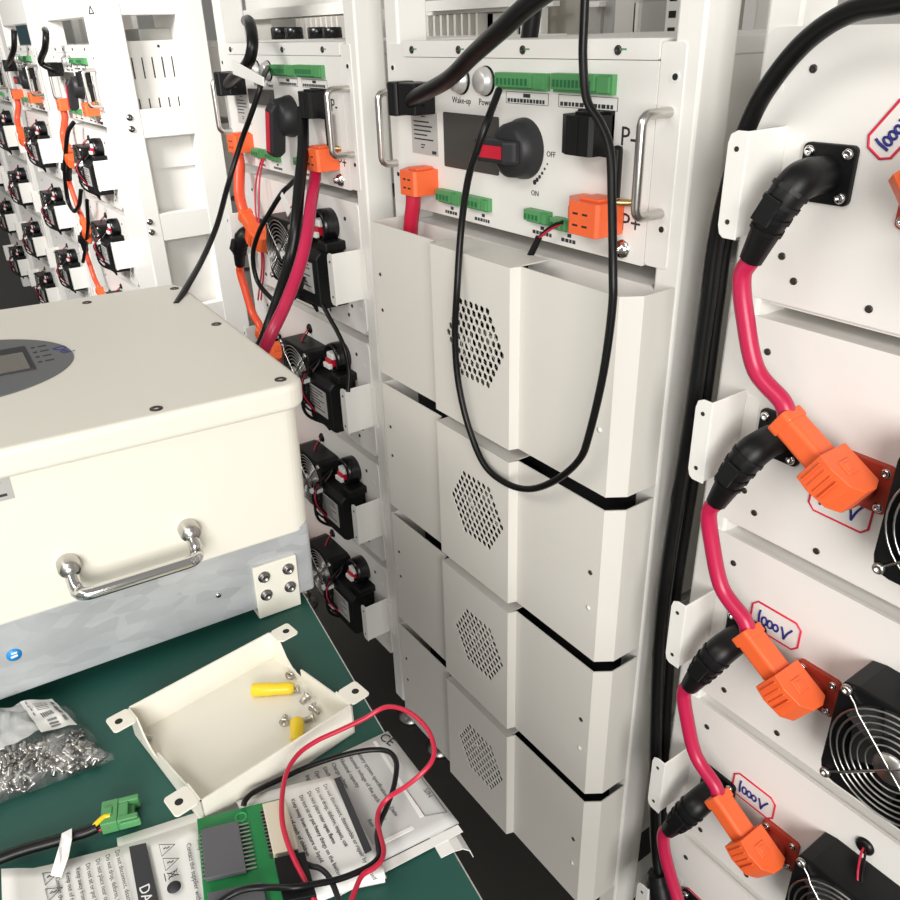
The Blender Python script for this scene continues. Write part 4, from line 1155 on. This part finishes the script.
# ================================================================ LOOSE WIRES AND PLUG CABLE
def TW(pts): return [tz(px, py, TZ+h) for px, py, h in pts]
def conv(L): return [(190+x/3.214, 700+y/3.214, h) for x, y, h in L]
o = MB().tube(spline(TW(conv([(430, 700, .022), (400, 643, .026), (362, 565, .030), (330, 500, .032), (305, 430, .034), (295, 370, .036), (297, 300, .036), (312, 230, .036), (350, 172, .036), (410, 130, .038), (480, 98, .040), (560, 60, .044), (610, 30, .05), (645, 21, .055), (690, 32, .058), (735, 62, .058), (770, 105, .056), (785, 160, .052), (775, 200, .048), (740, 240, .042), (690, 280, .032), (640, 312, .022), (612, 345, .018), (602, 385, .018), (610, 430, .020), (622, 480, .022), (615, 515, .024), (590, 540, .024), (555, 562, .024), (535, 600, .024), (515, 655, .024), (505, 710, .022)])), 6), .0021, 8).build('red_wire', 'red_rubber')
tag(o, 'red wire bent in a big loop over the printed sheets and the table edge', 'wire')
o = MB().tube(spline(TW(conv([(172, 340, .0195), (178, 322, .021), (200, 300, .020), (240, 278, .016), (300, 250, .014), (360, 222, .012), (430, 196, .012), (500, 175, .012), (560, 163, .012), (610, 160, .012), (645, 170, .012), (663, 200, .012), (662, 240, .012), (652, 290, .012), (632, 345, .013), (612, 390, .014), (602, 430, .018), (606, 470, .020), (608, 500, .021), (590, 525, .022), (550, 548, .023), (480, 575, .025), (400, 592, .030), (330, 602, .034), (250, 602, .030), (190, 606, .030), (140, 622, .028), (90, 655, .026), (60, 700, .024)])), 6), .0024, 8).build('black_wire', 'black_rubber')
tag(o, 'black wire bent across the grey sheet and over the circuit board', 'wire')
o = MB().tube(spline(TW(conv([(338, 490, .024), (352, 512, .025), (385, 532, .024), (415, 540, .023), (440, 560, .023), (458, 590, .023), (472, 625, .024), (490, 680, .026)])), 6), .0022, 8).build('black_wire', 'charcoal')
tag(o, 'short dark grey wire leaving the white connector of the circuit board', 'wire')
pts = TW([(-60, 880, .008), (-20, 866, .008), (20, 851, .008), (55, 841, .008), (85, 832, .009), (97, 827, .010)])
pl = thing('plug_cable', 'black cable with a green plug and yellow wire, lying on the mat', 'cable', tz(60, 838, TZ))
MB().tube(spline(pts, 8), .0046, 12).build('cable_jacket', 'black_rubber', pl, world=True)
MB().tube(spline(TW([(90, 830, .011), (97, 823, .013), (104, 817, .013), (110, 816, .012)]), 6), .0021, 8).build('yellow_wire', 'yellow_plastic', pl, world=True)
MB().tube(spline(TW([(92, 831, .008), (99, 827, .008), (108, 824, .009)]), 6), .0018, 8).build('black_wire', 'black_rubber', pl, world=True)
MB().tube(spline(TW([(94, 832, .006), (101, 829, .006), (109, 826, .008)]), 6), .0018, 8).build('red_wire', 'red_rubber', pl, world=True)
O = tz(108, 823, TZ); d = (tz(139, 815, TZ)-O).normalized(); e = Vector((-d.y, d.x, 0))
M = Matrix(((d.x, e.x, 0, O.x), (d.y, e.y, 0, O.y), (0, 0, 1, O.z), (0, 0, 0, 1)))
m = MB(M).box(-.003, .010, -.012, .012, .001, .013)
m.box(.010, .026, -.012, -.007, .001, .0125).box(.010, .026, .007, .012, .001, .0125).box(.010, .022, -.007, .007, .002, .007).box(.010, .018, -.007, .007, .009, .012)
m.box(.012, .028, -.0145, -.012, .004, .011).box(-.001, .006, -.004, .004, .013, .0145)
g_ = m.build('green_plug', 'green_plastic', pl, world=True, bevel=.0008)
MB(M).cyl((.004, .0055, .0168), (.004, .0055, .0175), .0022, n=10).cyl((.004, -.0055, .0168), (.004, -.0055, .0175), .0022, n=10).build('terminal_screws', 'steel_dark', g_, world=True) if False else None
P = [tz(px, py, TZ+.014) for px, py in ((62, 834), (72, 829), (72, 840), (69, 856), (59, 871), (48, 869), (59, 848))]
up = Vector((0, 0, .0008))
mm = MB(); k = len(P); Q = [p+Vector((0, 0, -.008*(i in (4, 5)))) for i, p in enumerate(P)]
mm.add(Q+[p+up for p in Q], [list(range(k)), list(range(k, 2*k))[::-1]]+[(i, k+i, k+(i+1) % k, (i+1) % k) for i in range(k)])
mm.build('white_tag', 'tape', pl, world=True)
# ================================================================ BACKGROUND ABOVE THE BOXES
t = thing('rear_cabinet', 'beige cabinet row with fins behind the gap above the middle control box', 'cabinet', (.3, .9, ZF))
def rp(px0, px1, py0, py1, y, name, m_, dp=.02, foot=True):
    a, b = fy(px0, py0, y), fy(px1, py1, y)
    return MB().box(a.x, b.x, y, y+dp, ZF if foot else b.z, a.z).build(name, m_, t, world=True)
rp(420, 700, -25, 30, .80, 'cabinet_body', 'fin_beige', .13)
rp(424, 519, 1.5, 6, .68, 'upper_rail', 'frame_paint', .03, False)
rp(424, 506, 8.5, 11, .71, 'lower_rail', 'frame_paint', .03, False)
rp(483, 517, 14, 30, .73, 'side_panel', 'paint')
rp(517, 520, 12, 30, .735, 'dark_slot', 'dark_gap', .01)
rp(521, 526, -20, 30, .72, 'post', 'frame_paint'); rp(533, 541, -20, 30, .72, 'post', 'frame_paint')
rp(541, 553, 1.5, 6, .73, 'bracket', 'frame_paint', .02, False); rp(588, 599, 1.5, 6.5, .73, 'bracket', 'frame_paint', .02, False)
rp(587, 600, 7, 30, .76, 'side_panel', 'grey_metal'); rp(600, 616, -20, 30, .77, 'side_panel', 'silver_label')
rp(617, 634, -20, 30, .70, 'post', 'paint'); rp(634.5, 637, 3, 30, .70, 'post', 'frame_paint'); rp(637, 641, 3, 30, .715, 'dark_slot', 'dark_gap', .01)
rp(641, 666, 2, 30, .71, 'side_panel', 'silver_label')
a, b = fy(667, 0, .62), fy(678, 30, .62)
m = MB().box(a.x, b.x, .62, .63, ZF, .3)
for k in range(4):
    z = .012+k*.026; m.box(a.x+(b.x-a.x)*.25, a.x+(b.x-a.x)*.75, .6185, .62, z, z+.011, 1)
m.build('slotted_rail', ['frame_paint', 'dark_gap'], t, world=True)
def fins(px0, px1, py, y, n, name, label):
    a, b = fy(px0, 36, y), fy(px1, py, y)
    m = MB().box(a.x, b.x, y+.03, y+.06, ZF, b.z)
    wd = (b.x-a.x)/n
    for i in range(n): m.box(a.x+i*wd, a.x+i*wd+wd*.30, y, y+.03, ZF, b.z-.002, 1)
    tag(m.build(name, ['fin_beige', 'paint']), label, 'heat sink', 'finned units behind the racks')
fins(427, 483, 12, .70, 8, 'finned_heatsink', 'beige finned unit seen above the left half of the middle control box')
fins(297, 341, 15, .66, 9, 'finned_heatsink', 'beige finned unit behind black cylinders, above the turned-down handle box')
t = thing('rear_cabinet', 'pale cabinet with white rails behind the gap above the box with turned-down handle', 'cabinet', (-.4, .9, ZF))
rp(243, 346, 17, 30, .74, 'cabinet_body', 'paint', .19)
rp(243, 346, 10.5, 13.5, .70, 'upper_rail', 'frame_paint', .03, False); rp(243, 346, -16, 8, .76, 'upper_panel', 'frame_paint', .03, False)
rp(271, 297, 20, 30, .70, 'side_panel', 'grey_metal', .02)
lc0, lc1 = fy(278, 42, .42).x-.05, fy(336, 42, .42).x+.05
lc = thing('low_cabinet', 'low pale cabinet carrying the black cylinders behind the turned-down handle box', 'cabinet', ((lc0+lc1)/2, .42, ZF))
MB().box(lc0, lc1, .385, .46, ZF, .0185).build('cabinet_body', 'grey_metal', lc, world=True)
for px, lb in ((281, 'left'), (295, 'second'), (318, 'third'), (333, 'right')):
    p = fy(px, 42, .42); q = fy(px, 27, .42); w_ = .024
    o = MB().lathe((p.x, .42, .0192), (0, 0, 1), [(0, 0), (w_, 0), (w_, q.z-.023), (w_*.9, q.z-.0192), (0, q.z-.0192)], 20).build('capacitor', 'black_gloss')
    tag(o, 'black cylinder above the turned-down handle box, '+{'left': 'leftmost of the four', 'second': 'second from left of the four', 'third': 'third from left of the four', 'right': 'rightmost of the four'}[lb], 'capacitor', 'black cylinders behind the rack')
a, b = fy(-4, 14, .56), fy(20, -6, .56)
o = MB().box(a.x-.2, b.x, .56, .76, ZF, b.z).build('storage_cabinet', 'teal_box', bevel=.01); tag(o, 'dark teal cabinet at the top left corner behind the racks', 'cabinet')
# ================================================================ CAMERA, LIGHT
cam = bpy.data.cameras.new('camera'); co = bpy.data.objects.new('camera', cam); COL.objects.link(co)
cam.sensor_width = 36; cam.sensor_fit = 'HORIZONTAL'; cam.lens = FPX*36/900; cam.clip_start = .02; cam.clip_end = 50
co.matrix_world = Matrix(((RIGHT.x, -DOWN.x, -FWD.x, EYE.x), (RIGHT.y, -DOWN.y, -FWD.y, EYE.y), (RIGHT.z, -DOWN.z, -FWD.z, EYE.z), (0, 0, 0, 1)))
SC.camera = co
def area(loc, tgt, sx, sy, power, col, spread=180):
    l = bpy.data.lights.new('offscreen_light', 'AREA'); l.shape = 'RECTANGLE'; l.size = sx; l.size_y = sy; l.energy = power; l.color = col; l.spread = math.radians(spread)
    o = bpy.data.objects.new('offscreen_light', l); COL.objects.link(o); o.location = loc
    o.rotation_euler = (Vector(tgt)-Vector(loc)).to_track_quat('-Z', 'Y').to_euler()
area((2.9, -1.75, .40), (.2, -.3, -.4), 1.7, 1.5, 80, (1, .985, .95))  # unseen window-like key light, low at the right behind the camera
area((-.5, -1.9, 1.05), (-2.0, .05, -.15), 1.0, .8, 17, (1, .985, .96), 75)  # added fill with narrow spread, brightens the far-left racks; no fitting there
area((.4, -2.0, 1.3), (.35, -.1, -.6), 2.2, .5, 17, (1, .97, .92))  # overhead room light facing the rack fronts, out of view
w = bpy.data.worlds.new('world'); SC.world = w; w.use_nodes = True
w.node_tree.nodes['Background'].inputs[0].default_value = (1, .975, .94, 1)
w.node_tree.nodes['Background'].inputs[1].default_value = .24
SC.view_settings.view_transform = 'Standard'; SC.view_settings.look = 'None'; SC.view_settings.gamma = 1; SC.view_settings.exposure = .40
SC.view_settings.use_curve_mapping = False
for o in list(COL.objects):
    if o.parent is None and o is not None: o.location.z -= ZF
